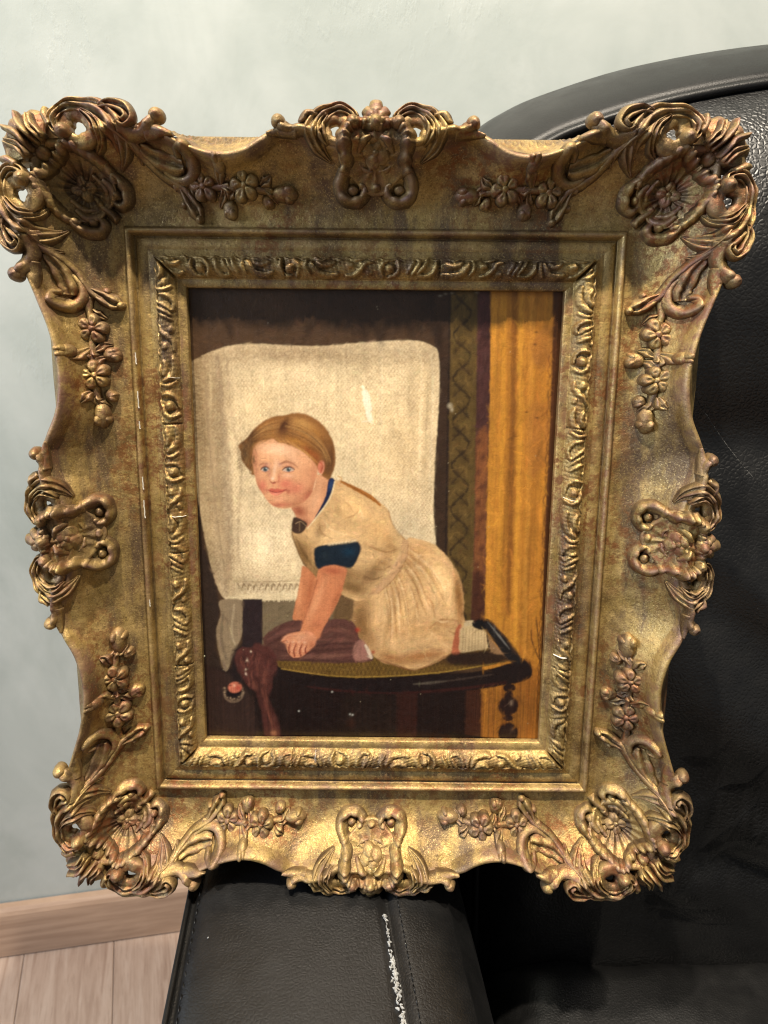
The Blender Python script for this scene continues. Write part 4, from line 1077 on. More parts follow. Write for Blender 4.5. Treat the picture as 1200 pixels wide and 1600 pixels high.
    bo = fill([(520, 752), (534, 752), (562, 764), (592, 784), (607, 798), (613, 818), (622, 833), (634, 844), (630, 868), (616, 894), (600, 916), (583, 928), (560, 938), (536, 930),
               (512, 912), (494, 903), (474, 880), (463, 856), (455, 832), (466, 826), (482, 822), (496, 808), (512, 784), (521, 764)], (214, 178, 130), 1.2)
    for c, rx, ry, col, a, an in (((520, 905), 50, 26, (150, 116, 74), .85, 20), ((480, 860), 16, 34, (152, 116, 72), .75, -20), ((500, 835), 12, 20, (178, 146, 108), .7, 30), ((552, 798), 38, 22, (230, 190, 136), .85, 32), ((606, 845), 12, 26, (186, 142, 92), .6, -30), ((540, 895), 60, 16, (140, 104, 64), .7, 12), ((470, 862), 10, 34, (134, 102, 62), .7, -22),
                                  ((590, 830), 26, 30, (222, 180, 124), .6, 0), ((580, 900), 30, 14, (142, 108, 72), .8, -40), ((606, 868), 16, 10, (184, 144, 98), .6, 20), ((600, 880), 20, 6, (162, 122, 80), .5, 30),
                                  ((526, 785), 16, 10, (188, 152, 110), .5, 40), ((520, 840), 30, 10, (226, 192, 144), .7, 0), ((555, 920), 24, 12, (134, 102, 64), .7, 20)):
        blob(c, rx, ry, col, a, an, bo)
    for p, c in (([(498, 812), (502, 832), (520, 842)], (160, 124, 86)), ([(504, 808), (516, 826), (540, 836)], (232, 200, 154)), ([(570, 850), (600, 862), (622, 858)], (166, 124, 80)), ([(572, 862), (600, 874), (618, 868)], (222, 184, 134)),
                 ([(580, 888), (600, 890), (612, 882)], (158, 118, 76)), ([(470, 835), (486, 850), (494, 850)], (188, 152, 108)), ([(462, 840), (476, 866), (492, 890)], (122, 92, 56)), ([(540, 810), (556, 804), (560, 796)], (176, 136, 92)),
                 ([(530, 775), (545, 790), (552, 800)], (186, 148, 104)), ([(556, 806), (564, 800), (568, 812)], (236, 204, 158)), ([(568, 900), (585, 905), (598, 900)], (116, 86, 54))):
        stroke(p, [1, 3.5, 1], c, .6, 1.5, bo)
    stroke([(456, 832), (464, 857), (475, 881), (494, 903)], 2, (110, 80, 48), .7, 1.5)
    stroke([(607, 798), (614, 820), (634, 845)], 2, (136, 96, 54), .5, 1.2)
    stroke([(634, 848), (628, 872), (610, 902), (584, 926)], [10, 12, 12, 9], (196, 158, 118), .95, 1.5)
    stroke([(638, 850), (634, 874), (616, 904), (590, 928)], 2, (140, 102, 66), .6, 1.2); stroke([(629, 850), (623, 870), (606, 898)], 2, (226, 190, 148), .5, 1)
    stroke([(532, 752), (556, 764), (578, 776), (594, 789)], [3, 6, 7, 4], (176, 116, 54), 1, 1)
    stroke([(536, 752), (562, 768), (590, 785)], 1.4, (116, 68, 30), .7, .8); stroke([(528, 744), (534, 748), (528, 757), (535, 760)], 1.5, (196, 148, 84), .8, .8)
    for c, rx, ry, a, an in (((560, 990), 14, 50, -.34, 8), ((588, 960), 8, 60, .16, 10), ((606, 980), 6, 60, -.20, 8), ((628, 960), 9, 60, .18, 10), ((650, 950), 6, 60, -.16, 4), ((668, 930), 10, 50, .16, -8), ((690, 900), 16, 34, .20, -30), ((716, 925), 6, 46, -.30, -8),
                            ((700, 950), 12, 26, .10, 0), ((640, 1036), 60, 10, -.26, -6), ((700, 1000), 22, 8, -.22, 10), ((600, 1020), 20, 14, -.18, 20), ((680, 985), 26, 6, -.20, 16), ((690, 996), 20, 5, .14, 12), ((640, 880), 12, 22, -.18, 30), ((664, 868), 20, 8, .12, 20)):
        burn(c, rx, ry, a, an, sk, (.85, 1, 1.25) if a < 0 else (1, 1, 1))
    for c, rx, ry, a, an in (((500, 900), 30, 18, -.34, 30), ((474, 868), 9, 34, -.34, -24), ((546, 916), 40, 14, -.34, 14), ((590, 884), 26, 10, -.26, -30), ((552, 790), 34, 16, .18, 32), ((600, 830), 14, 26, .10, -10), ((540, 834), 34, 6, .18, 6), ((500, 826), 7, 20, -.18, 20),
                            ((512, 836), 6, 18, .14, 20), ((612, 856), 18, 5, -.20, 10), ((604, 868), 18, 4, .16, 6), ((592, 858), 30, 5, -.16, 14), ((580, 872), 24, 4, .14, 12), ((528, 800), 14, 8, -.12, 40), ((484, 838), 6, 14, .12, 0)):
        burn(c, rx, ry, a, an, bo, (.85, 1, 1.25) if a < 0 else (1, 1, 1))
    dabs(1900, 7, 1.4, .5, .12, 103, sk); dabs(1400, 6, 1.3, .5, .12, 104, bo)
    # far arm, near arm
    fa = fill([(474, 884), (494, 903), (492, 920), (482, 948), (474, 972), (458, 968), (461, 945), (466, 924), (470, 900)], (200, 132, 92), 1.2)
    blob((468, 930), 5, 40, (222, 158, 116), .7, 6, fa); blob((484, 925), 6, 40, (166, 96, 62), .6, 10, fa)
    # shawl with doll
    sh = fill([(411, 1000), (421, 986), (440, 975), (460, 969), (490, 972), (523, 967), (548, 970), (557, 982), (562, 1000), (575, 1014), (583, 1028), (574, 1034), (522, 1036), (471, 1033), (435, 1032), (419, 1018)], (98, 64, 56), 1.5)
    for p, c, w in (([(418, 1000), (445, 986), (480, 978)], (128, 86, 76), 7), ([(424, 1014), (470, 1018), (560, 1012)], (60, 34, 30), 4), ([(440, 1024), (500, 1026), (556, 1022)], (134, 94, 80), 6), ([(500, 985), (530, 984), (552, 990)], (126, 84, 72), 6),
                    ([(480, 1012), (520, 1006), (556, 1006)], (56, 32, 30), 3), ([(495, 1000), (530, 1000), (556, 1002)], (132, 88, 76), 4), ([(416, 1010), (436, 998), (450, 994)], (66, 38, 34), 4), ([(430, 1032), (480, 1032), (560, 1034)], (50, 30, 28), 3)):
        stroke(p, [w*.3, w*1.3, w*.4], c, .55, 4, sh)
    fill([(552, 1010), (566, 1000), (576, 1014), (580, 1028), (556, 1032)], (168, 122, 108), 2.5, .85)
    stroke([(571, 1008), (576, 1018), (580, 1028)], [3, 6, 4], (226, 206, 182), .9, 1.2)
    blob((559, 984), 5, 5, (176, 50, 40), .75); blob((583, 1019), 4, 4, (160, 42, 34), .75)
    hd = fill([(367, 1026), (376, 1012), (392, 1012), (402, 1005), (420, 1012), (431, 1024), (433, 1044), (426, 1060), (424, 1076), (416, 1088), (404, 1080), (392, 1076), (381, 1062), (371, 1046)], (88, 50, 44), 2.5)
    fill([(396, 1060), (424, 1062), (420, 1090), (433, 1122), (438, 1153), (416, 1155), (408, 1112), (400, 1084)], (78, 44, 38), 3)
    for k in range(40):
        x, y = 376+50*rs.rand(), 1014+56*rs.rand(); stroke([(x, y), (x+rs.rand()*8-3, y+8), (x+rs.rand()*10-4, y+17)], [.6, 2.4, .6], [(132, 82, 68), (58, 32, 30), (112, 66, 56)][k % 3], .55, 1.4, hd)
    for k in range(18):
        t = rs.rand(); x, y = 405+14*rs.rand()+10*t, 1070+66*t; stroke([(x, y), (x+3, y+10), (x+4, y+20)], [.6, 2.2, .6], [(126, 78, 64), (54, 30, 28), (104, 60, 50)][k % 3], .5, 1.4)
    for p in ([(392, 1026), (386, 1046), (396, 1066)], [(408, 1022), (402, 1046), (408, 1068)], [(420, 1030), (416, 1052), (410, 1070)], [(410, 1072), (414, 1096), (424, 1128), (428, 1148)]):
        stroke(p, [1, 4, 1.5], (132, 80, 66), .45, 3)
    stroke([(378, 1022), (386, 1044), (394, 1068)], 3, (58, 32, 30), .7, 1.5); blob((428, 1146), 6, 7, (168, 116, 86), .7)
    for a, b in ((392, 1018), (386, 1032), (384, 1046), (384, 1053)): blob((a, b), 1.6, 2.2, (236, 214, 190), .9)
    blob((365, 1082), 15, 13, (26, 18, 20), .95, 0, None, .7)
    stroke([(350, 1080), (352, 1090), (361, 1096), (372, 1095), (379, 1088), (381, 1080)], [2, 4, 4.5, 4, 3, 2], (140, 118, 98), .55, 1.6)
    for k in range(16):
        t = R_(-25+k*15+rs.rand()*6); q = .86+.2*rs.rand(); blob((365+15*q*math.cos(t), 1080+13*q*math.sin(t)), 1.6+1.2*rs.rand(), 1.4+rs.rand(), (186, 160, 132), .35+.45*rs.rand())
    blob((367, 1074), 13, 11, (200, 120, 96), 1, -15, None, .75)
    blob((372, 1075), 5, 5, (178, 66, 54), .7); blob((366, 1071), 2.5, 3, (238, 190, 160), .8); stroke([(358, 1071), (361, 1071)], 1.5, (70, 40, 34), .8)
    stroke([(372, 1068), (375, 1068)], 1.5, (70, 40, 34), .8)
    na = fill([(500, 884), (520, 882), (541, 888), (537, 912), (532, 930), (518, 960), (505, 982), (495, 1000), (470, 992), (470, 984), (476, 962), (486, 936), (493, 914)], (206, 136, 96), 1.2)
    blob((494, 940), 8, 50, (228, 166, 124), .7, 22, na); blob((526, 935), 8, 40, (170, 102, 68), .75, 22, na); blob((520, 892), 22, 8, (186, 104, 74), .8, 5, na); blob((500, 978), 14, 12, (196, 122, 88), .6, 0, na)
    stroke([(496, 905), (486, 938), (474, 970)], 2, (150, 84, 56), .6, 1.5)
    hn = fill([(440, 1001), (449, 992), (466, 987), (484, 986), (495, 999), (490, 1011), (479, 1020), (471, 1026), (457, 1027), (450, 1019), (446, 1007)], (214, 148, 112), 1.2)
    blob((470, 996), 14, 8, (232, 176, 140), .7, 0, hn); blob((488, 1008), 8, 10, (176, 104, 74), .6, 0, hn); blob((446, 1000), 6, 5, (222, 156, 122), .7, 0, hn)
    for p in ([(455, 1006), (452, 1014), (453, 1020)], [(464, 1006), (460, 1016), (461, 1025)], [(473, 1006), (469, 1016), (471, 1024)], [(480, 1008), (477, 1014), (478, 1020)]):
        stroke(p, [1, 2.2, 2], (160, 80, 58), .75, 1, None)
    for p in ([(458, 1008), (456, 1018)], [(467, 1008), (465, 1020)], [(475, 1009), (474, 1018)]): stroke(p, 2.5, (236, 178, 144), .6, 1.2, hn)
    stroke([(449, 1019), (457, 1028), (472, 1027), (490, 1012)], 2, (84, 44, 36), .7, 1.2)
    # blue cuff with white trim
    cf = fill([(491, 862), (496, 854), (517, 850), (541, 848), (558, 846), (564, 856), (559, 872), (551, 886), (541, 887), (524, 883), (507, 885), (498, 889), (492, 881)], (26, 38, 50), 1.6)
    blob((545, 862), 14, 10, (24, 58, 80), .8, 0, cf); blob((508, 868), 8, 12, (36, 46, 52), .6, 0, cf)
    for k in range(9): blob((515+k*5, 850.5-k*.7), 3, 2.4, (236, 214, 176), .85)
    stroke([(505, 851), (530, 845), (552, 842)], [2, 4, 2], (224, 192, 148), .7, 1.5)
    # sock and shoe
    fill([(712, 985), (720, 976), (722, 1000), (718, 1022), (706, 1020)], (176, 104, 74), 1.8)
    fill([(726, 972), (741, 970), (744, 984), (728, 984)], (196, 176, 140), 1.2)
    so = fill([(721, 980), (742, 979), (758, 984), (761, 1000), (761, 1013), (740, 1017), (719, 1019), (718, 1000)], (206, 180, 138), 1.8); burn((740, 1012), 26, 7, -.25, -3, so); burn((724, 1000), 5, 20, -.18, 0, so)
    for k in range(8): stroke([(724+k*4.8, 982), (722+k*5, 1018)], 1.4, (160, 134, 98), .6, 1, so)
    stroke([(738, 990), (748, 984), (758, 986)], 2, (150, 124, 90), .6, 1.5, so)
    fill([(706, 1022), (740, 1019), (764, 1016), (790, 1020), (800, 1032), (740, 1040), (700, 1036)], (42, 26, 22), 4, .9)
    fill([(763, 992), (778, 1012), (790, 1022), (766, 1018)], (150, 118, 84), 2)
    fill([(738, 972), (748, 968), (760, 970), (766, 982), (752, 984), (740, 980)], (24, 20, 20), 1.3)
    fill([(756, 968), (768, 970), (786, 990), (804, 1012), (816, 1032), (812, 1037), (798, 1034), (782, 1016), (764, 990)], (34, 30, 30), 1.2)
    stroke([(762, 972), (780, 994), (796, 1014)], [1, 3, 1], (136, 132, 126), .75, 1.2); stroke([(768, 974), (790, 996), (806, 1022)], 3, (84, 58, 40), .7, 1.2)
    stroke([(761, 984), (762, 1000), (765, 1016)], 3, (26, 22, 22), .9, 1)
    # neck, collar
    nk = fill([(455, 790), (474, 782), (490, 760), (495, 742), (516, 748), (514, 766), (506, 786), (496, 806), (488, 816), (480, 824), (466, 816), (461, 804)], (214, 160, 122), 1.2)
    blob((466, 798), 16, 12, (182, 106, 80), .8, 30, nk); blob((492, 782), 7, 22, (228, 178, 140), .6, 20, nk); blob((476, 816), 12, 8, (176, 108, 84), .6, 0, nk); blob((508, 762), 5, 16, (200, 142, 104), .6, 15, nk)
    fill([(456, 830), (457, 812), (462, 808), (472, 812), (480, 818), (476, 828), (468, 834)], (74, 54, 42), 1.5)
    stroke([(462, 818), (470, 815), (478, 822)], 1.2, (190, 160, 124), .6, .8); stroke([(468, 816), (468, 830)], 1.2, (170, 140, 104), .5, .8)
    cl = fill([(514, 748), (523, 750), (520, 764), (511, 784), (497, 805), (491, 811), (500, 794), (509, 774)], (30, 40, 74), 1)
    blob((517, 758), 4, 10, (58, 84, 132), .8, 15, cl)
    stroke([(523, 753), (515, 780), (493, 810), (480, 826)], [2.2, 2.2, 2, 1.4], (230, 208, 168), .85, .9)
    # head
    hair = fill([(373, 697), (379, 690), (387, 683), (395, 673), (405, 663), (417, 655), (432, 650), (445, 649), (456, 646), (468, 645), (483, 649), (498, 658), (510, 670), (519, 687), (523.5, 705), (524, 722),
                 (520, 738), (514, 749), (504, 744), (490, 730), (440, 720), (398, 742), (392, 736), (384, 729), (377, 716), (376, 706)], (150, 104, 58), 1.6)
    for c, rx, ry, col, a, an in (((500, 690), 14, 26, (112, 72, 36), .75, -20), ((516, 722), 9, 24, (100, 66, 38), .85, 0), ((474, 668), 28, 12, (192, 144, 82), .9, 28), ((484, 682), 12, 22, (168, 116, 58), .6, -30), ((450, 652), 22, 6, (150, 104, 58), .6, 0), ((432, 664), 16, 8, (160, 114, 64), .6, -20),
                                  ((443, 666), 7, 15, (84, 50, 30), .9, 35), ((452, 680), 12, 7, (120, 78, 44), .6, 30), ((396, 684), 11, 12, (96, 66, 38), .85, -30), ((382, 710), 9, 18, (98, 74, 46), .85, 0), ((486, 678), 14, 10, (172, 116, 52), .6, 35),
                                  ((420, 680), 14, 6, (182, 134, 78), .7, -12), ((463, 690), 20, 5, (190, 136, 66), .7, 22), ((484, 706), 16, 6, (166, 92, 44), .7, 40), ((494, 716), 8, 12, (150, 82, 42), .6, 0)):
        blob(c, rx, ry, col, a, an, hair)
    for k in range(40):
        t = rs.rand(); a0 = rs.rand()
        if k < 26: p = [(440+6*t, 658+a0*26), (466+12*t, 660+t*22+a0*6), (494+10*t, 682+t*16), (506+8*t, 712+10*a0)]
        else: p = [(436-4*t, 656+a0*22), (414-6*t, 664+t*14), (394-6*t, 684+t*12), (384-4*t, 710+a0*14)]
        stroke(p, [.6, 1.6, .6], (196, 146, 84) if rs.rand() > .55 else (92, 56, 28), .17, 1.6, hair)
    for k in range(14):
        y = 690+k*3; stroke([(378+rs.rand()*4, y), (374-rs.rand()*4, y+2+rs.rand()*4)], 1.4, (120, 92, 60), .5, 1)
    face = fill([(397, 699), (406, 690), (416, 687.5), (427, 686), (434, 691), (447, 694), (462, 700), (473, 706), (486, 718), (495, 730), (496, 742), (492, 754), (487, 770), (474, 785), (458, 792.5), (441, 794.5),
                 (428, 791), (418.5, 783), (411, 772.5), (403.5, 761), (399, 747), (396, 732), (394.5, 714)], (224, 170, 130), 1.4)
    for c, rx, ry, col, a, an in (((436, 704), 32, 13, (244, 196, 154), .85, 8), ((398, 715), 7, 26, (196, 138, 104), .75, 0), ((404, 765), 8, 22, (196, 128, 100), .7, -20), ((424, 788), 18, 7, (190, 122, 92), .6, 25), ((484, 772), 12, 18, (188, 122, 90), .7, 35), ((490, 735), 8, 26, (198, 136, 98), .6, 10), ((478, 745), 14, 30, (214, 154, 116), .7, 15), ((401, 735), 6, 36, (206, 148, 114), .7, 0), ((445, 757), 15, 11, (226, 130, 102), .55, 0),
                                  ((460, 766), 18, 12, (222, 142, 110), .5, 0), ((412, 760), 8, 12, (220, 128, 100), .55, 0), ((440, 786), 22, 7, (204, 138, 104), .7, -6), ((468, 780), 16, 9, (206, 138, 104), .6, -30),
                                  ((432, 725), 5, 12, (240, 194, 158), .6, 0), ((428, 745), 4, 8, (242, 196, 160), .6, 10), ((437, 744), 4, 10, (216, 150, 118), .5, 10), ((414, 727), 9, 5, (212, 150, 122), .6, 0),
                                  ((449, 725), 12, 5, (208, 150, 122), .6, 4), ((450, 744), 10, 4, (234, 178, 144), .6, 0), ((420, 690), 20, 4, (214, 156, 110), .6, 0), ((470, 715), 14, 8, (232, 172, 128), .5, 40), ((438, 777), 9, 3.5, (232, 170, 132), .6, 0)):
        blob(c, rx, ry, col, a, an, face)
    for k in range(22):
        t = k/21; a0 = rs.uniform(-1.5, 1.5)
        stroke([(430+56*t, 687+30*t*t+a0-3), (434+58*t, 689+31*t*t+a0), (440+58*t, 693+32*t*t+a0+rs.rand()*2)], [.8, 2.4, .6], [(198, 146, 84), (214, 164, 104), (160, 106, 58)][k % 3], .5, 1.6)
    for k in range(12):
        t = k/11; a0 = rs.uniform(-1, 1)
        stroke([(427-26*t, 684+8*t+a0), (420-24*t, 686+10*t+a0), (416-22*t, 690+14*t+a0)], [.8, 2.2, .6], [(176, 126, 74), (150, 104, 62), (194, 146, 94)][k % 3], .45, 1.6)
    # ear
    blob((502, 730), 6.5, 12, (226, 142, 112), 1, 8, None, .7); stroke([(500, 722), (504, 728), (501, 738)], 1.8, (178, 84, 62), .7, 1); stroke([(505, 722), (506, 732), (502, 741)], 1.6, (244, 178, 148), .8, 1)
    stroke([(494, 748), (491, 760), (489, 766)], [1, 2, 1], (246, 206, 170), .6, 1.2)
    # brows and eyes
    stroke([(405, 728), (411, 725), (419, 726)], [1.5, 2.6, 1.5], (176, 122, 92), .4, 2); stroke([(438, 726), (447, 722), (457, 725), (463, 730)], [2, 3, 2.6, 1.2], (170, 116, 88), .45, 2)
    for cx, cy, r in ((414, 733.5, 5.0), (450.5, 733.8, 6.6)):
        blob((cx, cy), r*1.35, r*.62, (206, 184, 166), .9, 0, None, .3)
        blob((cx+.3, cy-.2), 4.1, 4.0, (78, 96, 104), 1, 0, None, .62); blob((cx+.3, cy-.4), 2.3, 2.3, (26, 26, 30), 1, 0, None, .3)
        blob((cx+1.8, cy-1.6), 1, 1, (232, 238, 238), .9)
        stroke([(cx-r*1.4, cy+.4), (cx-r*.6, cy-3.4), (cx+r*.4, cy-3.8), (cx+r*1.4, cy-.2)], [1, 1.8, 2, 1.2], (96, 54, 42), .9, .9)
        stroke([(cx-r*1.1, cy+2), (cx, cy+3.8), (cx+r*1.2, cy+1.6)], 1.1, (190, 124, 100), .6, 1)
    # nose and mouth
    stroke([(421, 750), (424, 754), (428, 754.5), (432, 752.5)], [1, 1.8, 2, 1], (180, 98, 76), .6, 1); blob((428.5, 753.4), 2, 1.2, (120, 52, 40), .8); blob((425.5, 747.5), 2.6, 2.6, (250, 212, 180), .7)
    stroke([(435, 741), (436.5, 748), (434, 753)], 1.5, (204, 130, 100), .5, 1.4); stroke([(427, 757), (427, 761)], 2.4, (206, 136, 108), .5, 1.2)
    fill([(420, 766), (425, 763.5), (429, 764.6), (434, 764), (446, 766), (437, 772), (431, 773.6), (425, 772)], (206, 106, 86), 1.3, .8)
    stroke([(419, 765.4), (424, 767.6), (431, 768.8), (439, 768), (447.5, 764.6)], [1, 1.5, 1.6, 1.5, 1.2], (140, 58, 48), .7, .9)
    stroke([(424, 771), (430, 772), (436, 770.5)], 2, (226, 132, 108), .7, 1); blob((448, 766), 2, 2, (176, 92, 72), .6)
    stroke([(424, 776.5), (431, 777.5), (437, 776)], 1.6, (188, 112, 86), .5, 1.4)
    # head: turn the forms
    for c, rx, ry, a, an in (((396, 716), 5, 26, -.22, 0), ((404, 762), 7, 20, -.20, -20), ((486, 764), 9, 22, -.24, 32), ((462, 788), 20, 5, -.26, -14), ((432, 704), 20, 10, .14, 0), ((462, 738), 12, 14, .08, 0), ((429, 742), 3, 12, .14, 4), ((419, 740), 4, 8, -.12, 0), ((438, 742), 3, 8, -.14, 0),
                            ((436, 782), 8, 4, .12, 0), ((450, 716), 14, 4, -.08, 6), ((412, 741), 7, 3, .08, 0), ((452, 742), 9, 3, .08, 0), ((450, 768), 4, 5, -.16, 0)):
        burn(c, rx, ry, a, an, face, (.8, 1.05, 1.2) if a < 0 else (1, 1, 1))
    for c, rx, ry, a, an in (((476, 662), 24, 6, .30, 26), ((498, 676), 8, 18, .22, -34), ((470, 680), 22, 4, .22, 24), ((412, 666), 16, 5, .20, -32), ((443, 664), 4, 14, -.40, 32), ((518, 706), 5, 26, -.34, 0), ((508, 734), 12, 12, -.36, 0), ((386, 696), 9, 22, -.34, 12), ((394, 684), 10, 8, -.26, -30), ((396, 676), 12, 4, -.18, -40), ((456, 650), 26, 4, -.16, 0), ((486, 700), 16, 4, -.28, 36)):
        burn(c, rx, ry, a, an, hair, (.85, 1, 1.15) if a < 0 else (1, .98, .9))
    burn((470, 800), 14, 10, -.28, 30, nk, (.8, 1.05, 1.2)); burn((496, 790), 5, 24, .12, 22, nk); burn((476, 818), 12, 6, -.2, 0, nk)
    small = np.clip(face+hair+nk+cl, 0, 1); fine = np.clip(small+fa+na+hn+so+mask_blob((366, 1078), 26, 26, 0, .7), 0, 1)
    dabs(520, 5, .9, .45, .12, 105, hair); dabs(200, 2.5, 1, .22, .03, 106, np.clip(face-mask_blob((432, 748), 40, 34, 0, .6), 0, 1)); dabs(600, 5, 1.1, .38, .08, 107, np.clip(na+fa, 0, 1)); dabs(900, 6, 1.5, .45, .10, 108, np.clip(sh+hd, 0, 1))
    dabs(1700, 13, 1.5, .5, .12, 109, np.clip(cur, 0, 1)); dabs(900, 6, 1.5, .40, .12, 110, np.clip(wp+pu, 0, 1)); dabs(4600, 9, 1.8, .45, .20, 111, None, np.clip(fine+bl+sk+bo+cur, 0, 1))
    dabs(300, 3, 1.2, .5, .10, 112, cf)
    # second sitting on the head: paler brow, rosy cheeks, smile
    for c, rx, ry, col, a, an in (((434, 702), 30, 11, (238, 198, 166), .7, 6), ((458, 716), 18, 9, (232, 184, 150), .5, 30), ((447, 756), 13, 9, (214, 124, 104), .6, -8), ((463, 763), 15, 10, (214, 128, 104), .6, -20), ((410, 758), 6, 11, (210, 126, 106), .6, 0),
                            ((440, 789), 20, 4, (188, 112, 90), .7, -4), ((482, 777), 9, 13, (186, 108, 86), .7, 35), ((490, 745), 6, 16, (206, 140, 108), .5, 10), ((429, 734), 3, 12, (244, 208, 180), .65, 6), ((421, 741), 3.5, 9, (202, 144, 122), .55, 0), ((437, 726), 5, 6, (198, 158, 142), .55, 0),
                            ((418, 726), 5, 4, (206, 158, 140), .5, 0), ((450, 743), 11, 3, (238, 190, 160), .6, 4), ((436, 780), 9, 4, (232, 170, 138), .7, 0), ((451, 768), 4, 5, (186, 104, 84), .6, 20), ((417, 766), 3, 4, (192, 112, 92), .6, 0)):
        blob(c, rx, ry, col, a, an, face)
    fill([(420, 766.5), (424, 762.6), (428.5, 763.8), (433, 762.8), (440, 764.6), (447, 765), (439, 769), (430, 769.5), (424, 768.6)], (204, 106, 88), 1.2, .75)
    fill([(422, 768.4), (430, 770), (440, 768.6), (436, 773.4), (430, 774.8), (425, 773)], (226, 142, 118), 1.3, .75); blob((431, 771.6), 4, 1.4, (246, 176, 152), .6)
    stroke([(419, 765.6), (424, 768), (431, 769.4), (440, 768.2), (448.5, 763.8)], [1.2, 1.7, 1.8, 1.6, 1.2], (138, 62, 52), .65, .9)
    stroke([(423, 753), (426.5, 755.2), (431, 754.6)], [1, 1.8, 1.2], (150, 66, 52), .75, .9); blob((426, 748), 2.4, 2.4, (252, 222, 196), .8); stroke([(434.5, 744), (436, 750), (433.5, 754)], 1.4, (190, 112, 88), .55, 1.2)
    for cx, cy, w_ in ((414.2, 733.6, 6.2), (450.6, 734, 9.2)):
        fill([(cx-w_, cy+.6), (cx-w_*.4, cy-3.2), (cx+w_*.35, cy-3.4), (cx+w_, cy), (cx+w_*.4, cy+3.0), (cx-w_*.4, cy+3.2)], (206, 186, 170), 1, .75)
        blob((cx+.2, cy-.2), 4.4, 4.3, (84, 100, 104), 1, 0, None, .55); blob((cx+.2, cy-.3), 2.3, 2.3, (24, 24, 28), 1, 0, None, .3); blob((cx+1.8, cy-1.8), 1.1, 1.1, (240, 244, 242), .95)
        stroke([(cx-w_-.6, cy+.8), (cx-w_*.45, cy-3.6), (cx+w_*.4, cy-3.9), (cx+w_+.8, cy-.2)], [1.2, 2.4, 2.4, 1.2], (94, 58, 48), .75, 1)
        stroke([(cx-w_, cy-3.5), (cx, cy-6.6), (cx+w_, cy-3.2)], [1, 2.2, 1], (184, 124, 100), .6, 1.5); stroke([(cx-w_*.8, cy+2.6), (cx, cy+4.2), (cx+w_*.9, cy+2.4)], 1.2, (186, 118, 96), .65, 1)
    stroke([(437, 725), (447, 721), (458, 724), (465, 730)], [2, 3.4, 3, 1.4], (150, 98, 72), .5, 1.6); stroke([(405, 727), (411, 724), (418, 725)], [1.4, 2.8, 1.6], (156, 102, 78), .5, 1.5)
    # hair: dull brown, fluffy at the left, swept back at the right
    for c, rx, ry, col, a, an in (((384, 706), 10, 22, (100, 74, 46), .75, 4), ((398, 678), 12, 9, (104, 72, 42), .7, -34), ((446, 668), 8, 18, (98, 62, 36), .75, 28), ((512, 716), 11, 26, (108, 74, 44), .65, 0), ((474, 662), 22, 8, (186, 146, 92), .6, 26), ((488, 684), 14, 12, (160, 110, 58), .5, 40), ((418, 668), 14, 6, (166, 126, 78), .6, -24)):
        blob(c, rx, ry, col, a, an, hair)
    for k in range(70):
        t = rs.rand(); x, y = 378+20*rs.rand(), 684+50*t
        stroke([(x, y), (x-4+rs.rand()*6, y+5), (x-1+rs.rand()*4, y+10)], [.6, 1.8, .6], [(86, 62, 38), (140, 108, 68), (112, 82, 50)][k % 3], .5, 1.1)
    for k in range(60):
        t = rs.rand(); o_ = rs.rand()
        p = [(444+10*o_, 656+20*t), (470+12*o_, 664+22*t), (498+8*o_, 688+18*t), (510+8*o_, 716+10*t)] if k < 42 else [(436, 656+24*t), (416-4*o_, 664+18*t), (400-6*o_, 680+10*t)]
        stroke(p, [.5, 1.5, .5], [(196, 154, 98), (92, 60, 34), (164, 116, 66)][k % 3], .30, 1.0, hair)
    blob((517, 758), 4, 10, (44, 60, 92), .6, 15, cl)
    # hand: knuckles and gaps between the fingers
    for p in ([(454, 1004), (451, 1012), (452, 1020)], [(463, 1005), (459, 1016), (460, 1026)], [(472, 1006), (468, 1017), (470, 1025)], [(480, 1007), (477, 1015), (478, 1021)]): stroke(p, [.8, 2.2, 2.4], (128, 62, 46), .8, .9)
    for a_, b_ in ((449, 1003), (458, 1003), (467, 1003), (476, 1004)): blob((a_, b_), 3.2, 2.6, (240, 190, 158), .7)
    stroke([(440, 1001), (447, 994), (456, 992)], [1, 2, 1], (236, 180, 148), .6, 1.2); stroke([(441, 1003), (447, 1001), (450, 1004)], 1.5, (138, 70, 52), .7, 1)
    # white marks, pale and dark flecks
    for (a, b), (c, d), w_ in (((568, 613), (572, 630), 6), ((571, 612), (575, 622), 7), ((570, 625), (577, 650), 7), ((575, 618), (579, 640), 5), ((574, 645), (578, 657), 6), ((567, 604), (568, 607), 4), ((578, 645), (582, 656), 3)): stroke([(a, b), (c, d)], w_, (246, 236, 212), .8, 1); stroke([(566, 659), (576, 658), (583, 662)], 1.4, (240, 226, 196), .7, .8)
    blob((703, 634), 6, 6, (176, 164, 140), .85, 20, None, .2); blob((706, 640), 3, 4, (190, 180, 158), .7)
    for a, b in ((688, 462), (696, 459), (706, 458), (745, 457), (838, 519), (836, 538), (823, 644), (839, 653)): blob((a, b), 3.5, 1.8, (150, 142, 124) if b < 480 else (40, 26, 14), .7)
    for a, b in ((519, 1081), (467, 1111), (547, 1116), (551, 1117)): blob((a, b), 1.7, 1.7, (206, 204, 196), .9)
    for k in range(120):
        a, b = 300+rs.rand()*560, 470+rs.rand()*680; blob_c = (40, 28, 20) if rs.rand() > .35 else (220, 204, 170)
        cx, cy = T((a, b)); xi, yi = int(cx), int(cy)
        if 0 < xi < NX-1 and 0 < yi < NY-1: img[yi, xi] = img[yi, xi]*.4+srgb(blob_c)*.6
    k_ = np.array([.16, .68, .16])
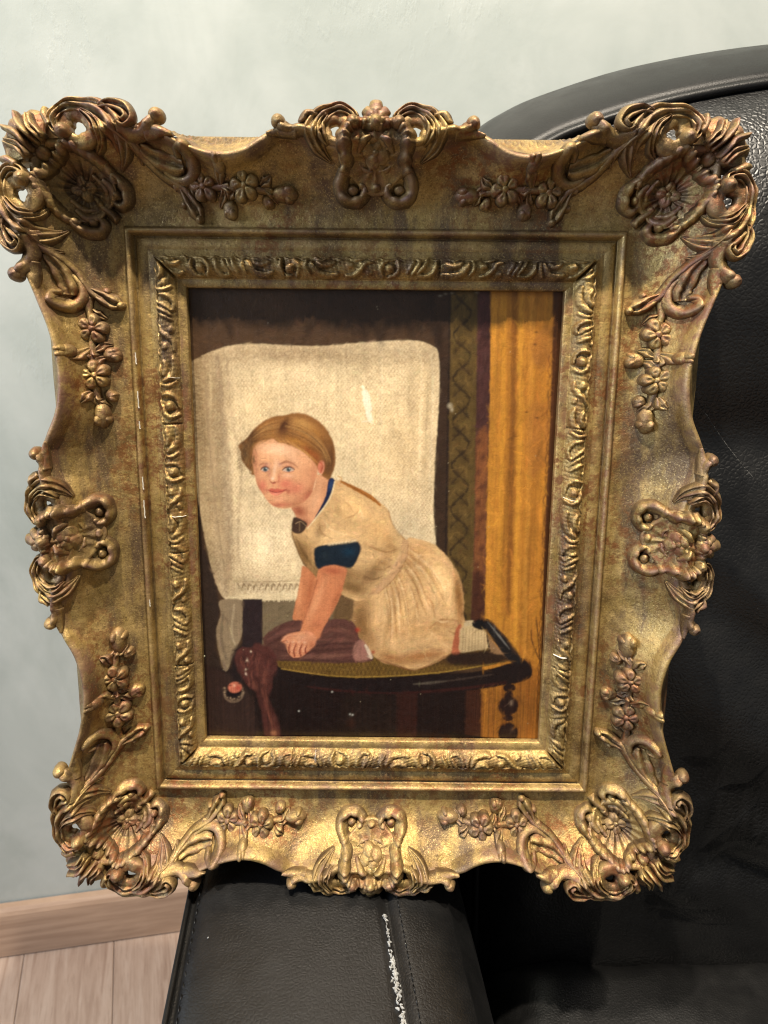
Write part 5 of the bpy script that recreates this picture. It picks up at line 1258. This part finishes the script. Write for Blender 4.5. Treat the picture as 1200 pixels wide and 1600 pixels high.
    for ax in (0, 1):
        p_ = np.pad(img, [(1, 1) if a == ax else (0, 0) for a in range(3)], mode='edge')
        img = sum(k_[i]*(p_[i:i+img.shape[0]] if ax == 0 else p_[:, i:i+img.shape[1]]) for i in range(3))
    lum = img.mean(2, keepdims=True); img = np.clip(lum+(img-lum)*1.0, 0, 1)
    img = 1.06*img**1.10*np.array([1.0, .985, .94])        # yellowed varnish
    brush(ALL, 2, 2, .10, 31); brush(ALL, 7, 7, .09, 33); brush(ALL, 28, 28, .14, 37); brush(ALL, 1.3, 46, .10, 35); brush(np.clip((ys_-NY*.78)/60, 0, 1), 1.2, 60, .35, 41)
    return np.clip(img, 0, 1)
def make_painting():
    img = paint_picture(inv)
    painting = empty('painting'); painting.matrix_world = frame_matrix()
    tag(painting, 'small oil painting of a girl kneeling on a caned chair, inside the gilt frame', 'painting')
    s = NT('oil_paint')
    col = s.attr('paint').outputs['Color']
    weave = s.noise(900, 3, .6, s.mapped((1, .3, 1))); dab = s.noise(260, 4, .6)
    crk = s.voro(420); nb = s.bump(weave, .35, .0003); nb = s.bump(dab, .35, .0007, nb); nb = s.bump(s.ramp(crk, [(0, 0), (.05, 1)]), .12, .0003, nb)
    m = s.done(col, s.ramp(dab, [(.3, .26), (.7, .40)]), 0, nb, .45)
    xs = -PW/2+PMM*np.arange(NX); ys = PH/2-PMM*np.arange(NY)
    X, Y = np.meshgrid(xs, ys)
    co = np.stack([X.ravel()/1000, (Y.ravel()-BASE_Y)/1000, np.full(X.size, -5.0/1000)], 1).astype(np.float32)
    idx = np.arange(NX*NY).reshape(NY, NX)
    q = np.stack([idx[1:, :-1], idx[1:, 1:], idx[:-1, 1:], idx[:-1, :-1]], -1).reshape(-1, 4)
    me = bpy.data.meshes.new('painted_surface')
    me.vertices.add(len(co)); me.vertices.foreach_set('co', co.ravel())
    me.loops.add(q.size); me.loops.foreach_set('vertex_index', q.ravel().astype(np.int32))
    me.polygons.add(len(q)); me.polygons.foreach_set('loop_start', np.arange(0, q.size, 4, dtype=np.int32)); me.polygons.foreach_set('loop_total', np.full(len(q), 4, np.int32))
    me.update(calc_edges=True)
    a = me.color_attributes.new('paint', 'FLOAT_COLOR', 'POINT')
    rgba = np.concatenate([img.reshape(-1, 3)*PAINT_GAIN, np.ones((NX*NY, 1))], 1).astype(np.float32); a.data.foreach_set('color', rgba.ravel())
    me.materials.append(m)
    o = bpy.data.objects.new('painted_surface', me); C.objects.link(o); o.parent = painting
    b = [P3(x, y, z) for z in (-9, -5.4) for x, y in ((-103, -133), (103, -133), (103, 133), (-103, 133))]
    mesh_obj('panel', b, [(0, 3, 2, 1), (4, 5, 6, 7), (0, 1, 5, 4), (1, 2, 6, 5), (2, 3, 7, 6), (3, 0, 4, 7)], mat_plain('old_panel_wood', (.12, .07, .04), .8), painting, False)
    # a flake of plaster caught between picture and frame
    V, F = [], []
    rs = random.Random(5)
    px, py = inv((317, 1030), -3.5)
    for k in range(5):
        cx, cy = px+rs.uniform(-.8, .8), py+rs.uniform(-2.8, 2.8); n0 = len(V); r = rs.uniform(.6, 1.1)
        for i in range(6): t = i*math.pi/3; V.append(P3(cx+r*math.cos(t)*rs.uniform(.6, 1), cy+r*math.sin(t)*rs.uniform(.7, 1.2), -4.8))
        V.append(P3(cx, cy, -4.8+rs.uniform(.5, 1.1)))
        for i in range(6): F.append((n0+i, n0+(i+1) % 6, n0+6))
    mesh_obj('flake', V, F, mat_plain('pale_flake', (.55, .55, .36), .8), painting, False)
PAINT_GAIN = 0.75
make_painting()
